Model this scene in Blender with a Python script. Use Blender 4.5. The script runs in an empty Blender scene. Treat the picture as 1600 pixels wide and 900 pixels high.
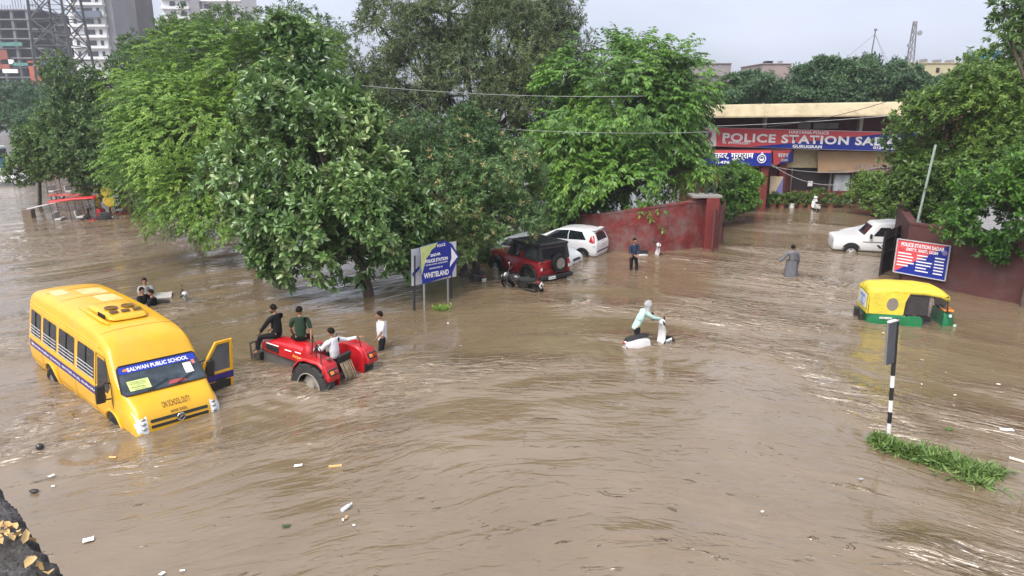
import bpy, math, random
import numpy as np
from mathutils import Vector, Matrix, Euler
from mathutils.bvhtree import BVHTree

# ---------------------------------------------------------------- camera, light, exposure
SC = bpy.context.scene
COL = SC.collection
F = 1080.0; PITCH = math.atan(285/1080); H = 6.8
cam_d = bpy.data.cameras.new('camera'); cam = bpy.data.objects.new('camera', cam_d); COL.objects.link(cam)
cam.location = (0, 0, H); cam.rotation_euler = (math.pi/2 - PITCH, 0, 0)
cam_d.sensor_width = 36; cam_d.lens = F/1600*36; cam_d.clip_end = 3000; cam_d.clip_start = 0.05
SC.camera = cam
W = bpy.data.worlds.new('World'); SC.world = W; W.use_nodes = True
SUN_EL, SUN_ROT = 52, 215
nt = W.node_tree; nt.nodes.clear()
sky = nt.nodes.new('ShaderNodeTexSky'); sky.sky_type = 'NISHITA'; sky.sun_disc = False
sky.sun_elevation = math.radians(SUN_EL); sky.sun_rotation = math.radians(SUN_ROT)
sky.air_density = 1.0; sky.dust_density = 3.0; sky.ozone_density = 1.0; sky.altitude = 200
hs = nt.nodes.new('ShaderNodeHueSaturation'); hs.inputs['Saturation'].default_value = 0.42; hs.inputs['Value'].default_value = 1.25
tcn = nt.nodes.new('ShaderNodeTexCoord')
cn = nt.nodes.new('ShaderNodeTexNoise'); cn.inputs['Scale'].default_value = 2.2; cn.inputs['Detail'].default_value = 5
mp = nt.nodes.new('ShaderNodeMapping'); mp.inputs['Scale'].default_value = (1, 1, 3.0)
nt.links.new(tcn.outputs['Generated'], mp.inputs[0]); nt.links.new(mp.outputs[0], cn.inputs['Vector'])
rmp = nt.nodes.new('ShaderNodeValToRGB'); rmp.color_ramp.elements[0].position = .38; rmp.color_ramp.elements[1].position = .72
rmp.color_ramp.elements[0].color = (0, 0, 0, 1); rmp.color_ramp.elements[1].color = (.55, .55, .55, 1)
nt.links.new(cn.outputs['Fac'], rmp.inputs[0])
mx = nt.nodes.new('ShaderNodeMix'); mx.data_type = 'RGBA'
nt.links.new(rmp.outputs[0], mx.inputs[0]); nt.links.new(hs.outputs[0], mx.inputs[6]); mx.inputs[7].default_value = (8.2, 8.3, 9.0, 1)
tint = nt.nodes.new('ShaderNodeMix'); tint.data_type = 'RGBA'; tint.blend_type = 'MULTIPLY'; tint.inputs[0].default_value = 1
tint.inputs[7].default_value = (1, 1, 1, 1)
bg = nt.nodes.new('ShaderNodeBackground'); bg.inputs['Strength'].default_value = 0.12
wo = nt.nodes.new('ShaderNodeOutputWorld')
# overcast sky: dimmer towards the horizon than overhead
sx = nt.nodes.new('ShaderNodeSeparateXYZ'); nt.links.new(tcn.outputs['Generated'], sx.inputs[0])
el_ = nt.nodes.new('ShaderNodeMapRange'); el_.interpolation_type = 'SMOOTHSTEP'; el_.inputs['From Min'].default_value = .08; el_.inputs['From Max'].default_value = .55; el_.inputs['To Min'].default_value = .76; el_.inputs['To Max'].default_value = 1.3; nt.links.new(sx.outputs['Z'], el_.inputs['Value'])
ec_ = nt.nodes.new('ShaderNodeMapRange'); ec_.inputs['From Min'].default_value = .0; ec_.inputs['From Max'].default_value = .4; nt.links.new(sx.outputs['Z'], ec_.inputs['Value'])
tm = nt.nodes.new('ShaderNodeMix'); tm.data_type = 'RGBA'; tm.inputs[6].default_value = (.90, .95, 1.12, 1); tm.inputs[7].default_value = (1.02, .985, .95, 1); nt.links.new(ec_.outputs[0], tm.inputs[0]); nt.links.new(tm.outputs[2], tint.inputs[7])
vs = nt.nodes.new('ShaderNodeVectorMath'); vs.operation = 'SCALE'; nt.links.new(tint.outputs[2], vs.inputs[0]); nt.links.new(el_.outputs[0], vs.inputs['Scale'])
nt.links.new(sky.outputs[0], hs.inputs['Color']); nt.links.new(mx.outputs[2], tint.inputs[6]); nt.links.new(vs.outputs[0], bg.inputs['Color']); nt.links.new(bg.outputs[0], wo.inputs[0])
sd = bpy.data.lights.new('sun', 'SUN'); sd.energy = 2.0; sd.angle = math.radians(36); sd.color = (1, .96, .9)
sun = bpy.data.objects.new('sun', sd); COL.objects.link(sun)
# sun direction: azimuth measured as in the sky texture (0 = +Y, clockwise)
az = math.radians(SUN_ROT); el = math.radians(SUN_EL)
sdir = Vector((math.sin(az)*math.cos(el), math.cos(az)*math.cos(el), math.sin(el)))
sun.rotation_euler = sdir.to_track_quat('Z', 'Y').to_euler()
SC.view_settings.view_transform = 'Standard'; SC.view_settings.look = 'None'
SC.view_settings.exposure = 0.74; SC.view_settings.gamma = 1.0; SC.view_settings.use_curve_mapping = False

# ---------------------------------------------------------------- measuring helpers
def ray(px, py):
    v = ((px-800)/F, 1.0, (450-py)/F); c, s = math.cos(PITCH), math.sin(PITCH)
    return Vector((v[0], v[1]*c+v[2]*s, -v[1]*s+v[2]*c))
def gp(px, py, z=0.0):
    w = ray(px, py); t = (z-H)/w.z; return Vector((0, 0, H)) + w*t
def at(px, py, Y):
    w = ray(px, py); return Vector((0, 0, H)) + w*(Y/w.y)
def depth(v): return v.y*math.cos(PITCH)-(v.z-H)*math.sin(PITCH)

# ---------------------------------------------------------------- materials
MATS = {}
def pm(name, col, rough=.5, metal=0, var=.12, scale=4., coat=0, spec=.5, bump=0, dirt=0, dirtcol=(.22, .16, .1), alpha=None, emis=None, coord='Object'):
    if name in MATS: return MATS[name]
    m = bpy.data.materials.new(name); m.use_nodes = True; t = m.node_tree; b = t.nodes['Principled BSDF']
    b.inputs['Roughness'].default_value = rough; b.inputs['Metallic'].default_value = metal
    b.inputs['Coat Weight'].default_value = coat; b.inputs['Specular IOR Level'].default_value = spec
    b.inputs['Coat Roughness'].default_value = .08
    tc = t.nodes.new('ShaderNodeTexCoord'); n = t.nodes.new('ShaderNodeTexNoise'); n.inputs['Scale'].default_value = scale
    n.inputs['Detail'].default_value = 6; n.inputs['Roughness'].default_value = .65
    t.links.new(tc.outputs[coord], n.inputs['Vector'])
    r = t.nodes.new('ShaderNodeValToRGB'); e = r.color_ramp.elements
    e[0].position = .3; e[1].position = .7
    e[0].color = tuple(c*(1-var) for c in col)+(1,); e[1].color = tuple(min(1, c*(1+var)) for c in col)+(1,)
    t.links.new(n.outputs['Fac'], r.inputs[0]); out = r.outputs[0]
    if dirt > 0:
        n2 = t.nodes.new('ShaderNodeTexNoise'); n2.inputs['Scale'].default_value = scale*.6; n2.inputs['Detail'].default_value = 9; n2.inputs['Roughness'].default_value = .75
        mp = t.nodes.new('ShaderNodeMapping'); mp.inputs['Location'].default_value = (7, 3, 1); t.links.new(tc.outputs[coord], mp.inputs[0]); t.links.new(mp.outputs[0], n2.inputs['Vector'])
        r2 = t.nodes.new('ShaderNodeValToRGB'); r2.color_ramp.elements[0].position = .62-dirt*.25; r2.color_ramp.elements[1].position = .75-dirt*.12
        r2.color_ramp.elements[0].color = (0, 0, 0, 1); r2.color_ramp.elements[1].color = (min(1, .3+dirt), )*3+(1,)
        t.links.new(n2.outputs['Fac'], r2.inputs[0])
        mx = t.nodes.new('ShaderNodeMix'); mx.data_type = 'RGBA'; t.links.new(r2.outputs[0], mx.inputs[0]); t.links.new(out, mx.inputs[6]); mx.inputs[7].default_value = tuple(dirtcol)+(1,)
        out = mx.outputs[2]
    t.links.new(out, b.inputs['Base Color'])
    if bump:
        bn = t.nodes.new('ShaderNodeBump'); bn.inputs['Strength'].default_value = bump; bn.inputs['Distance'].default_value = .02
        n3 = t.nodes.new('ShaderNodeTexNoise'); n3.inputs['Scale'].default_value = scale*6; n3.inputs['Detail'].default_value = 5; t.links.new(tc.outputs[coord], n3.inputs['Vector'])
        t.links.new(n3.outputs['Fac'], bn.inputs['Height']); t.links.new(bn.outputs[0], b.inputs['Normal'])
    if alpha is not None: b.inputs['Alpha'].default_value = alpha
    MATS[name] = m; return m

def leaf_mat(name, dark, light, tip, trans=.25, rough=.42, spec=.5):
    m = bpy.data.materials.new(name); m.use_nodes = True; t = m.node_tree; b = t.nodes['Principled BSDF']
    g = t.nodes.new('ShaderNodeNewGeometry'); a = t.nodes.new('ShaderNodeAttribute'); a.attribute_name = 'tone'
    ad = t.nodes.new('ShaderNodeMath'); ad.operation = 'MULTIPLY_ADD'; ad.inputs[1].default_value = .36; t.links.new(g.outputs['Random Per Island'], ad.inputs[0]); 
    ml = t.nodes.new('ShaderNodeMath'); ml.operation = 'MULTIPLY'; ml.inputs[1].default_value = .64; t.links.new(a.outputs['Fac'], ml.inputs[0]); t.links.new(ml.outputs[0], ad.inputs[2])
    r = t.nodes.new('ShaderNodeValToRGB'); e = r.color_ramp.elements
    e[0].position = 0; e[0].color = tuple(dark)+(1,); e[1].position = .72; e[1].color = tuple(light)+(1,)
    x = e.new(.92); x.color = tuple(tip)+(1,)
    t.links.new(ad.outputs[0], r.inputs[0]); t.links.new(r.outputs[0], b.inputs['Base Color'])
    b.inputs['Roughness'].default_value = rough; b.inputs['Specular IOR Level'].default_value = spec
    tr = t.nodes.new('ShaderNodeBsdfTranslucent'); mxs = t.nodes.new('ShaderNodeMixShader'); mxs.inputs[0].default_value = trans
    hv = t.nodes.new('ShaderNodeHueSaturation'); hv.inputs['Value'].default_value = 1.3; hv.inputs['Hue'].default_value = .485; t.links.new(r.outputs[0], hv.inputs['Color']); t.links.new(hv.outputs[0], tr.inputs[0])
    t.links.new(b.outputs[0], mxs.inputs[1]); t.links.new(tr.outputs[0], mxs.inputs[2]); t.links.new(mxs.outputs[0], t.nodes['Material Output'].inputs[0])
    return m

# ---------------------------------------------------------------- objects
def empty(name, loc=(0, 0, 0), rot=(0, 0, 0), scale=1):
    o = bpy.data.objects.new(name, None); COL.objects.link(o); o.location = loc
    o.rotation_euler = rot; o.scale = (scale,)*3; o.empty_display_size = .3
    return o
def tag(o, label=None, cat=None, group=None, kind=None):
    if label: o['label'] = label
    if cat: o['category'] = cat
    if group: o['group'] = group
    if kind: o['kind'] = kind
    return o
def thing(name, label, cat, loc=(0, 0, 0), rot=(0, 0, 0), scale=1, group=None):
    return tag(empty(name, loc, rot, scale), label, cat, group)
def copy_tree(o, parent=None):
    c = o.copy(); COL.objects.link(c); c.parent = parent
    for ch in [x for x in bpy.data.objects if x.parent == o]: copy_tree(ch, c)
    return c

def rotm(ax, ang): return Matrix.Rotation(ang, 3, ax)
class MB:
    def __init__(s): s.v = []; s.f = []; s.m = []
    def add(s, vs, fs, m=0, M=None):
        k = len(s.v)
        s.v += [tuple(M @ Vector(v)) if M is not None else tuple(v) for v in vs]
        s.f += [tuple(i+k for i in f) for f in fs]; s.m += [m]*len(fs); return s
    def box(s, c, d, R=None, m=0, taper=1.0):
        x, y, z = d[0]/2, d[1]/2, d[2]/2; vs = []
        for k in (-1, 1):
            tp = taper if k > 0 else 1
            for a, b in ((-1, -1), (1, -1), (1, 1), (-1, 1)): 
                v = Vector((a*x*tp, b*y*tp, k*z)); v = (R @ v) if R is not None else v; vs.append(v+Vector(c))
        return s.add(vs, [(3, 2, 1, 0), (4, 5, 6, 7), (0, 1, 5, 4), (1, 2, 6, 5), (2, 3, 7, 6), (3, 0, 4, 7)], m)
    def bar(s, a, b, w, h=None, m=0):
        a, b = Vector(a), Vector(b); d = b-a; q = d.to_track_quat('X', 'Z').to_matrix()
        return s.box((a+b)/2, (d.length, w, h or w), q, m)
    def tube(s, pts, r, n=8, m=0, cap=True):
        pts = [Vector(p) for p in pts]; rs = r if isinstance(r, (list, tuple)) else [r]*len(pts)
        rings = []; up = None
        for i, p in enumerate(pts):
            d = (pts[min(i+1, len(pts)-1)]-pts[max(i-1, 0)]).normalized()
            if up is None: up = Vector((0, 0, 1)) if abs(d.z) < .9 else Vector((1, 0, 0))
            a = d.cross(up).normalized(); b = d.cross(a); up = -b if False else up
            rings.append([p+(a*math.cos(2*math.pi*k/n)+b*math.sin(2*math.pi*k/n))*rs[i] for k in range(n)])
        return s.loft(rings, m, cap)
    def loft(s, rings, m=0, cap=True, closed=True):
        n = len(rings[0]); vs = [v for r in rings for v in r]; fs = []
        for i in range(len(rings)-1):
            for k in range(n if closed else n-1):
                a, b = i*n+k, i*n+(k+1) % n; fs.append((a, b, b+n, a+n))
        if cap: fs.append(tuple(range(n-1, -1, -1))); fs.append(tuple(range((len(rings)-1)*n, len(rings)*n)))
        return s.add(vs, fs, m)
    def ell(s, c, r, nu=12, nv=8, m=0, R=None, fn=None):
        if not isinstance(r, (list, tuple)): r = (r, r, r)
        rings = []
        for j in range(nv+1):
            th = math.pi*j/nv; th = min(max(th, .02), math.pi-.02); ring = []
            for i in range(nu):
                ph = 2*math.pi*i/nu; v = Vector((math.sin(th)*math.cos(ph), math.sin(th)*math.sin(ph), math.cos(th)))
                if fn: v = fn(v)
                v = Vector((v.x*r[0], v.y*r[1], v.z*r[2])); v = R @ v if R is not None else v
                ring.append(v+Vector(c))
            rings.append(ring)
        return s.loft(rings[::-1], m)
    def lathe(s, prof, c=(0, 0, 0), axis='Z', n=16, m=0, cap=True):
        rings = []
        for r, h in prof:
            ring = []
            for k in range(n):
                a = 2*math.pi*k/n; x, y = r*math.cos(a), r*math.sin(a)
                v = {'Z': (x, y, h), 'Y': (x, h, y), 'X': (h, x, y)}[axis]; ring.append(Vector(v)+Vector(c))
            rings.append(ring)
        return s.loft(rings, m, cap)
    def prism(s, poly, lo, hi, axis='Y', m=0, M=None):
        def v3(a, b, h): return {'Y': (a, h, b), 'X': (h, a, b), 'Z': (a, b, h)}[axis]
        n = len(poly); vs = [v3(a, b, lo) for a, b in poly]+[v3(a, b, hi) for a, b in poly]
        fs = [tuple(range(n)), tuple(range(2*n-1, n-1, -1))]+[(i, i+n, (i+1) % n+n, (i+1) % n) for i in range(n)]
        return s.add(vs, fs, m, M)
    def torus(s, c, R, r, axis='Y', n=24, k=8, m=0, a0=0, a1=2*math.pi):
        rings = []; full = abs(a1-a0-2*math.pi) < 1e-4; N = n if full else n+1
        for i in range(N):
            a = a0+(a1-a0)*i/n; ring = []
            for j in range(k):
                b = 2*math.pi*j/k; x = (R+r*math.cos(b))*math.cos(a); z = (R+r*math.cos(b))*math.sin(a); y = r*math.sin(b)
                v = {'Y': (x, y, z), 'X': (y, x, z), 'Z': (x, z, y)}[axis]; ring.append(Vector(v)+Vector(c))
            rings.append(ring)
        if full: rings.append(rings[0])
        return s.loft(rings, m, not full)
    def build(s, name, mats, parent=None, ang=35, bevel=0, loc=None, rot=None, sub=0):
        me = bpy.data.meshes.new(name); me.from_pydata(s.v, [], s.f)
        if not isinstance(mats, (list, tuple)): mats = [mats]
        for m in mats: me.materials.append(m)
        me.polygons.foreach_set('material_index', s.m)
        import bmesh
        bm = bmesh.new(); bm.from_mesh(me); bmesh.ops.recalc_face_normals(bm, faces=bm.faces); bm.to_mesh(me); bm.free()
        if ang: me.shade_smooth(); me.set_sharp_from_angle(angle=math.radians(ang))
        o = bpy.data.objects.new(name, me); COL.objects.link(o)
        if parent: o.parent = parent
        if loc is not None: o.location = loc
        if rot is not None: o.rotation_euler = rot
        if bevel:
            b = o.modifiers.new('bevel', 'BEVEL'); b.width = bevel; b.segments = 2; b.limit_method = 'ANGLE'
        if sub:
            b = o.modifiers.new('sub', 'SUBSURF'); b.levels = sub; b.render_levels = sub
        return o

def np_mesh(name, verts, faces, mat, parent=None, tone=None, smooth=False):
    """fast mesh from numpy arrays, all faces of one size"""
    me = bpy.data.meshes.new(name); nv = len(verts); nf, k = faces.shape
    me.vertices.add(nv); me.vertices.foreach_set('co', verts.astype(np.float32).ravel())
    me.loops.add(nf*k); me.loops.foreach_set('vertex_index', faces.astype(np.int32).ravel())
    me.polygons.add(nf); me.polygons.foreach_set('loop_start', np.arange(0, nf*k, k, dtype=np.int32))
    me.polygons.foreach_set('loop_total', np.full(nf, k, dtype=np.int32))
    me.update(calc_edges=True)
    if tone is not None:
        at_ = me.attributes.new('tone', 'FLOAT', 'POINT'); at_.data.foreach_set('value', tone.astype(np.float32))
    me.materials.append(mat)
    if smooth: me.shade_smooth()
    o = bpy.data.objects.new(name, me); COL.objects.link(o)
    if parent: o.parent = parent
    return o

def bake(o):
    dg = bpy.context.evaluated_depsgraph_get(); dg.update()
    me = bpy.data.meshes.new_from_object(o.evaluated_get(dg)); 
    old = o.data; o.modifiers.clear(); o.data = me; me.name = old.name
    return o

def text_obj(name, body, mat, origin, u, v, width=None, height=None, parent=None, bold=.0, align='L', off=.004, depth_=.0, conform=None, shear=0, spacing=1.0):
    """lettering laid on the plane (origin, u, v); origin is its lower left corner (or centre for 'C')"""
    cu = bpy.data.curves.new('lettering', 'FONT'); cu.body = body; cu.size = 1; cu.offset = bold; cu.shear = shear; cu.space_character = spacing
    cu.resolution_u = 3
    t = bpy.data.objects.new('lettering', cu); COL.objects.link(t)
    dg = bpy.context.evaluated_depsgraph_get(); dg.update()
    me = bpy.data.meshes.new_from_object(t.evaluated_get(dg)); bpy.data.objects.remove(t)
    n = len(me.vertices); co = np.zeros(n*3, np.float32); me.vertices.foreach_get('co', co); co = co.reshape(-1, 3)
    if n == 0: return None
    lo, hi = co.min(0), co.max(0); s = hi-lo
    sx = width/s[0] if width else height/s[1]; sy = height/s[1] if height else sx
    x = (co[:, 0]-lo[0])*sx; y = (co[:, 1]-lo[1])*sy
    if align == 'C': x -= s[0]*sx/2; y -= s[1]*sy/2
    u = Vector(u).normalized(); v = Vector(v).normalized(); nn = u.cross(v).normalized(); O = Vector(origin)
    P = [O+u*float(a)+v*float(b) for a, b in zip(x, y)]
    P = conform(P) if conform else [p+nn*off for p in P]
    me.vertices.foreach_set('co', np.array([c for p in P for c in p], np.float32))
    me.materials.clear(); me.materials.append(mat); me.update(); me.name = name
    o = bpy.data.objects.new(name, me); COL.objects.link(o)
    if parent: o.parent = parent
    return o

def conformer(body, d, off, lim=3.0):
    """projects points along direction d onto the mesh of body (its own space)"""
    me = body.data; bvh = BVHTree.FromPolygons([v.co for v in me.vertices], [tuple(p.vertices) for p in me.polygons]); d = Vector(d).normalized()
    def fn(P):
        out = []
        for p in P:
            h, n, i, t = bvh.ray_cast(Vector(p)-d*lim, d)
            out.append((h-d*off) if h is not None else Vector(p)-d*off)
        return out
    return fn
def rrect(x0, z0, x1, z1, r=.05, n=4, skew=0):
    pts = []
    for cx, cz, a0 in ((x1-r, z1-r, 0), (x0+r, z1-r, 90), (x0+r, z0+r, 180), (x1-r, z0+r, 270)):
        for k in range(n+1):
            a = math.radians(a0+90*k/n); pts.append((cx+r*math.cos(a)+skew*(cz+r*math.sin(a)-z0), cz+r*math.sin(a)))
    return pts
def densify(poly, step):
    out = []
    for i, a in enumerate(poly):
        b = poly[(i+1) % len(poly)]; L = math.dist(a, b); n = max(1, int(L/step))
        for k in range(n): out.append((a[0]+(b[0]-a[0])*k/n, a[1]+(b[1]-a[1])*k/n))
    return out
def patch(name, poly, to3, conf, mat, parent, rings=5, step=.12, thick=.012):
    """a thin skin of outline poly laid on a curved body"""
    poly = densify(poly, step); n = len(poly); cx = sum(p[0] for p in poly)/n; cz = sum(p[1] for p in poly)/n
    vs = []; fs = []; L = []
    for j in range(rings+1):
        t = j/rings
        for a, b in poly: L.append(to3(cx+(a-cx)*max(t, .02), cz+(b-cz)*max(t, .02)))
    P = conf(L)
    for j in range(rings):
        for k in range(n):
            a, b = j*n+k, j*n+(k+1) % n; fs.append((a, b, b+n, a+n))
    fs.append(tuple(range(n)))
    out = MB(); out.add(P, fs)
    return out.build(name, mat, parent, ang=50)
# ---------------------------------------------------------------- ground, water
def grid_fan(y0, y1, rows, cols, wx, wc):
    ys = y0*(y1/y0)**(np.linspace(0, 1, rows)); u = np.linspace(-1, 1, cols)
    X = u[None, :]*(ys[:, None]*wx+wc); Y = np.repeat(ys[:, None], cols, 1)
    i = np.arange(rows-1)[:, None]*cols+np.arange(cols-1)[None, :]
    Fc = np.stack([i, i+1, i+1+cols, i+cols], -1).reshape(-1, 4)
    return X, Y, Fc
rng = np.random.default_rng(5)
def make_noise(freqs, seed, n=7):
    r = np.random.default_rng(seed); K = []
    for f in freqs:
        for _ in range(n):
            d = r.normal(size=2); d /= np.linalg.norm(d); K.append((d*f*r.uniform(.6, 1.5), r.uniform(0, 6.28), 1.0/f**.5))
    tot = math.sqrt(sum(k[2]**2 for k in K)/2)
    def fn(x, y): return sum(a*np.sin(k[0]*x+k[1]*y+p) for k, p, a in K)/tot
    return fn
road = MB(); road.box((0, 300, -1.2), (1400, 900, .4)); 
asph = pm('asphalt', (.05, .048, .045), .9, scale=.5, bump=.3)
tag(road.build('road', asph, ang=0), kind='structure')

X, Y, Fc = grid_fan(3.0, 700., 620, 760, 1.25, 9.0)
n1 = make_noise([.35, .7], 1); n2 = make_noise([1.6, 2.6], 2); n3 = make_noise([.25], 3); nw = make_noise([.12, .3], 4)
# slow curved flow: along-flow and cross-flow coordinates
th = .55+.35*np.sin(X*.07+Y*.05)+.25*nw(X, Y)
def rotc(a, x, y): return x*np.cos(a)+y*np.sin(a), -x*np.sin(a)+y*np.cos(a)
A, B = rotc(.5+.0*X, X+1.2*n1(X*.4, Y*.4), Y+1.2*n1(Y*.4, X*.4+9))
Z = .012*n1(A, B)+.010*n2(A*.6, B*1.6)
# places where the current breaks up: a belt from the gate to the bus, eddies round the vehicles
def g2(cx, cy, sx, sy, a=0):
    dx, dy = X-cx, Y-cy; x_, y_ = dx*math.cos(a)+dy*math.sin(a), -dx*math.sin(a)+dy*math.cos(a)
    return np.exp(-(x_/sx)**2-(y_/sy)**2)
A = X+.6*n1(X*.5, Y*.5); B = Y+.8*(np.sqrt((X-1)**2+64)-8)+.35*n1(Y*.5, X*.5+9)
nb_ = make_noise([.5, 1.1, 2.2], 21, 6)
c0 = np.zeros_like(X)
for q in ((12, 29, 5, 6, .3, .75), (8, 23, 6, 4, .2, .62), (-1, 17.5, 6, 2.2, .1, .5), (-3.4, 12.6, 2.2, 1.5, .7, .85), (-6.5, 11.8, 3.2, 2, .6, .5), (2.5, 25, 7, 6, 0, .38), (16, 40, 9, 9, 0, .4),
          (-9.6, 14.5, 1.6, 2.2, .5, .9), (-4.3, 16.2, 2.2, 1.3, 2.4, .8), (8.2, 15, 1.0, 4.0, .15, .7), (8.6, 9.6, 2.8, 2.2, -.5, .8), (-12, 22, 6, 5, .3, .62), (-20, 38, 12, 12, .2, .65), (-5, 22.5, 4, 1.4, .0, .6), (2.2, 16.2, 3.4, 1.2, .05, .6), (4.2, 19, 1.5, 1.1, 0, .5), (13, 15, 4, 5, 0, .3), (-8, 17, 2.5, 1.5, 0, .5)):
    c0 = np.maximum(c0, q[5]*g2(*q[:5]))
def sst(a, b, v): t_ = np.clip((v-a)/(b-a), 0, 1); return t_*t_*(3-2*t_)
chop = .10+.95*sst(.22, .72, c0+.17*nb_(A*.7, B*1.3))
fine = np.clip((60-Y)/40, 0, 1)
r1 = make_noise([2.2, 3.6], 11, 9); r2 = make_noise([6.0], 12, 9)
rid = 1-np.abs(r1(A*.55, B*1.35)); Z = .010*n1(A, B)+.006*n2(A*.6, B*1.6)+fine*chop*(.030*rid+.014*r2(A*.7, B*1.5))
# wakes pushed up by the bus and the tractor
def ringw(cx, cy, lam, amp, dec): 
    d = np.hypot(X-cx, Y-cy); return amp*np.cos(d*6.28/lam)*np.exp(-d/dec)*np.clip(d/.3, 0, 1)
for q in ((-10.3, 14.6, .75, .045, 1.1), (-8.6, 12.7, .6, .05, .8), (-5.05, 16.1, .6, .05, 1.0), (-7.4, 18.9, .55, .04, .9), (3.9, 19.1, .5, .03, 1.0), (-3.7, 18.9, .4, .02, .7), (11.5, 27.5, .6, .025, 1.2), (7.95, 13.3, .35, .015, .6), (-4.3, 17.9, .5, .03, .8), (12.0, 21.6, .6, .02, 1.2)):
    Z += ringw(*q)
Z -= Z.mean()
V = np.stack([X, Y, Z], -1).reshape(-1, 3)
wm = bpy.data.materials.new('muddy_water'); wm.use_nodes = True; t = wm.node_tree; b = t.nodes['Principled BSDF']
def N(tp, **k):
    n = t.nodes.new(tp)
    for a, v in k.items(): setattr(n, a, v)
    return n
tc = N('ShaderNodeTexCoord'); L = t.links.new
# warp then stretch so ripples run in curved, broken lines
wn = N('ShaderNodeTexNoise'); wn.inputs['Scale'].default_value = .16; wn.inputs['Detail'].default_value = 2
L(tc.outputs['Object'], wn.inputs['Vector'])
fl = N('ShaderNodeAttribute'); fl.attribute_name = 'flow'
ws = N('ShaderNodeVectorMath', operation='SCALE'); ws.inputs['Scale'].default_value = 2.2; L(wn.outputs['Color'], ws.inputs[0])
wa = N('ShaderNodeVectorMath', operation='ADD'); L(fl.outputs['Vector'], wa.inputs[0]); L(ws.outputs[0], wa.inputs[1])
def layer(rot, sc, detail, rough=.5, dist=0.3):
    m = N('ShaderNodeMapping'); m.inputs['Rotation'].default_value = (0, 0, rot); m.inputs['Scale'].default_value = sc; L(wa.outputs[0], m.inputs[0])
    n = N('ShaderNodeTexNoise'); n.inputs['Scale'].default_value = 1; n.inputs['Detail'].default_value = detail; n.inputs['Roughness'].default_value = rough; n.inputs['Distortion'].default_value = dist
    L(m.outputs[0], n.inputs['Vector']); return n.outputs['Fac']
def math_(op, a, b=None, c=None):
    n = N('ShaderNodeMath', operation=op)
    for i, x in enumerate((a, b, c)):
        if x is None: continue
        if isinstance(x, (int, float)): n.inputs[i].default_value = x
        else: L(x, n.inputs[i])
    return n.outputs[0]
l1 = layer(-.08, (.85, 2.7, 1), 3, .5, .8)
l2 = layer(.15, (2.2, 5.6, 1), 3, .5, .5)
l3 = layer(-.5, (7., 13, 1), 2)
def ridge(o, w):  # crests
    n = math_('SUBTRACT', o, .5); n = math_('ABSOLUTE', n); n = math_('MULTIPLY', n, w); n = math_('SUBTRACT', 1.0, n); return math_('MAXIMUM', n, 0.0)
ch = N('ShaderNodeAttribute'); ch.attribute_name = 'chop'
def thresh(o, lo, hi):
    n = N('ShaderNodeMapRange'); n.interpolation_type = 'SMOOTHSTEP'; n.inputs['From Min'].default_value = lo; n.inputs['From Max'].default_value = hi; L(o, n.inputs['Value']); return n.outputs[0]
spars = thresh(layer(.1, (.9, 1.9, 1), 4, .65, .4), .52, .66)   # scattered wavelets on the slick
amp = math_('MULTIPLY', ch.outputs['Fac'], 1.0)
hsum = math_('ADD', math_('MULTIPLY', l1, 1.5), math_('ADD', math_('MULTIPLY', l2, .75), math_('ADD', math_('MULTIPLY', ridge(l2, 4), .16), math_('MULTIPLY', ridge(l1, 4), .10))))
scr = math_('MULTIPLY', thresh(layer(.35, (1.6, 5.0, 1), 4, .6, 1.2), .60, .68), spars)
hgt = math_('ADD', math_('MULTIPLY', hsum, amp), math_('ADD', math_('MULTIPLY', scr, .36), math_('MULTIPLY', layer(0, (.35, .6, 1), 2), .30)))
bp = N('ShaderNodeBump'); bp.inputs['Strength'].default_value = 1.0; bp.inputs['Distance'].default_value = .165; L(hgt, bp.inputs['Height']); L(bp.outputs[0], b.inputs['Normal'])
silt = N('ShaderNodeTexNoise'); silt.inputs['Scale'].default_value = .35; silt.inputs['Detail'].default_value = 7; silt.inputs['Roughness'].default_value = .6; L(wa.outputs[0], silt.inputs['Vector'])
cr = N('ShaderNodeValToRGB'); cr.color_ramp.elements[0].position = .3; cr.color_ramp.elements[1].position = .7
cr.color_ramp.elements[0].color = (.150, .107, .063, 1); cr.color_ramp.elements[1].color = (.195, .146, .094, 1)
L(silt.outputs['Fac'], cr.inputs[0])
fo = N('ShaderNodeMix', data_type='RGBA'); fo.inputs[7].default_value = (.46, .385, .30, 1); L(cr.outputs[0], fo.inputs[6])
L(math_('MULTIPLY', thresh(math_('MULTIPLY', ridge(l2, 9), ch.outputs['Fac'])  , .55, .95), .25), fo.inputs[0])
L(fo.outputs[2], b.inputs['Base Color'])
b.inputs['Roughness'].default_value = .06; b.inputs['IOR'].default_value = 1.5; b.inputs['Specular IOR Level'].default_value = 1.0
wo_ = np_mesh('water', V, Fc, wm, smooth=True)
a_ = wo_.data.attributes.new('chop', 'FLOAT', 'POINT'); a_.data.foreach_set('value', chop.astype(np.float32).ravel())
a_ = wo_.data.attributes.new('flow', 'FLOAT_VECTOR', 'POINT'); a_.data.foreach_set('vector', np.stack([A, B, 0*A], -1).astype(np.float32).ravel())
tag(wo_, kind='structure')

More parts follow.
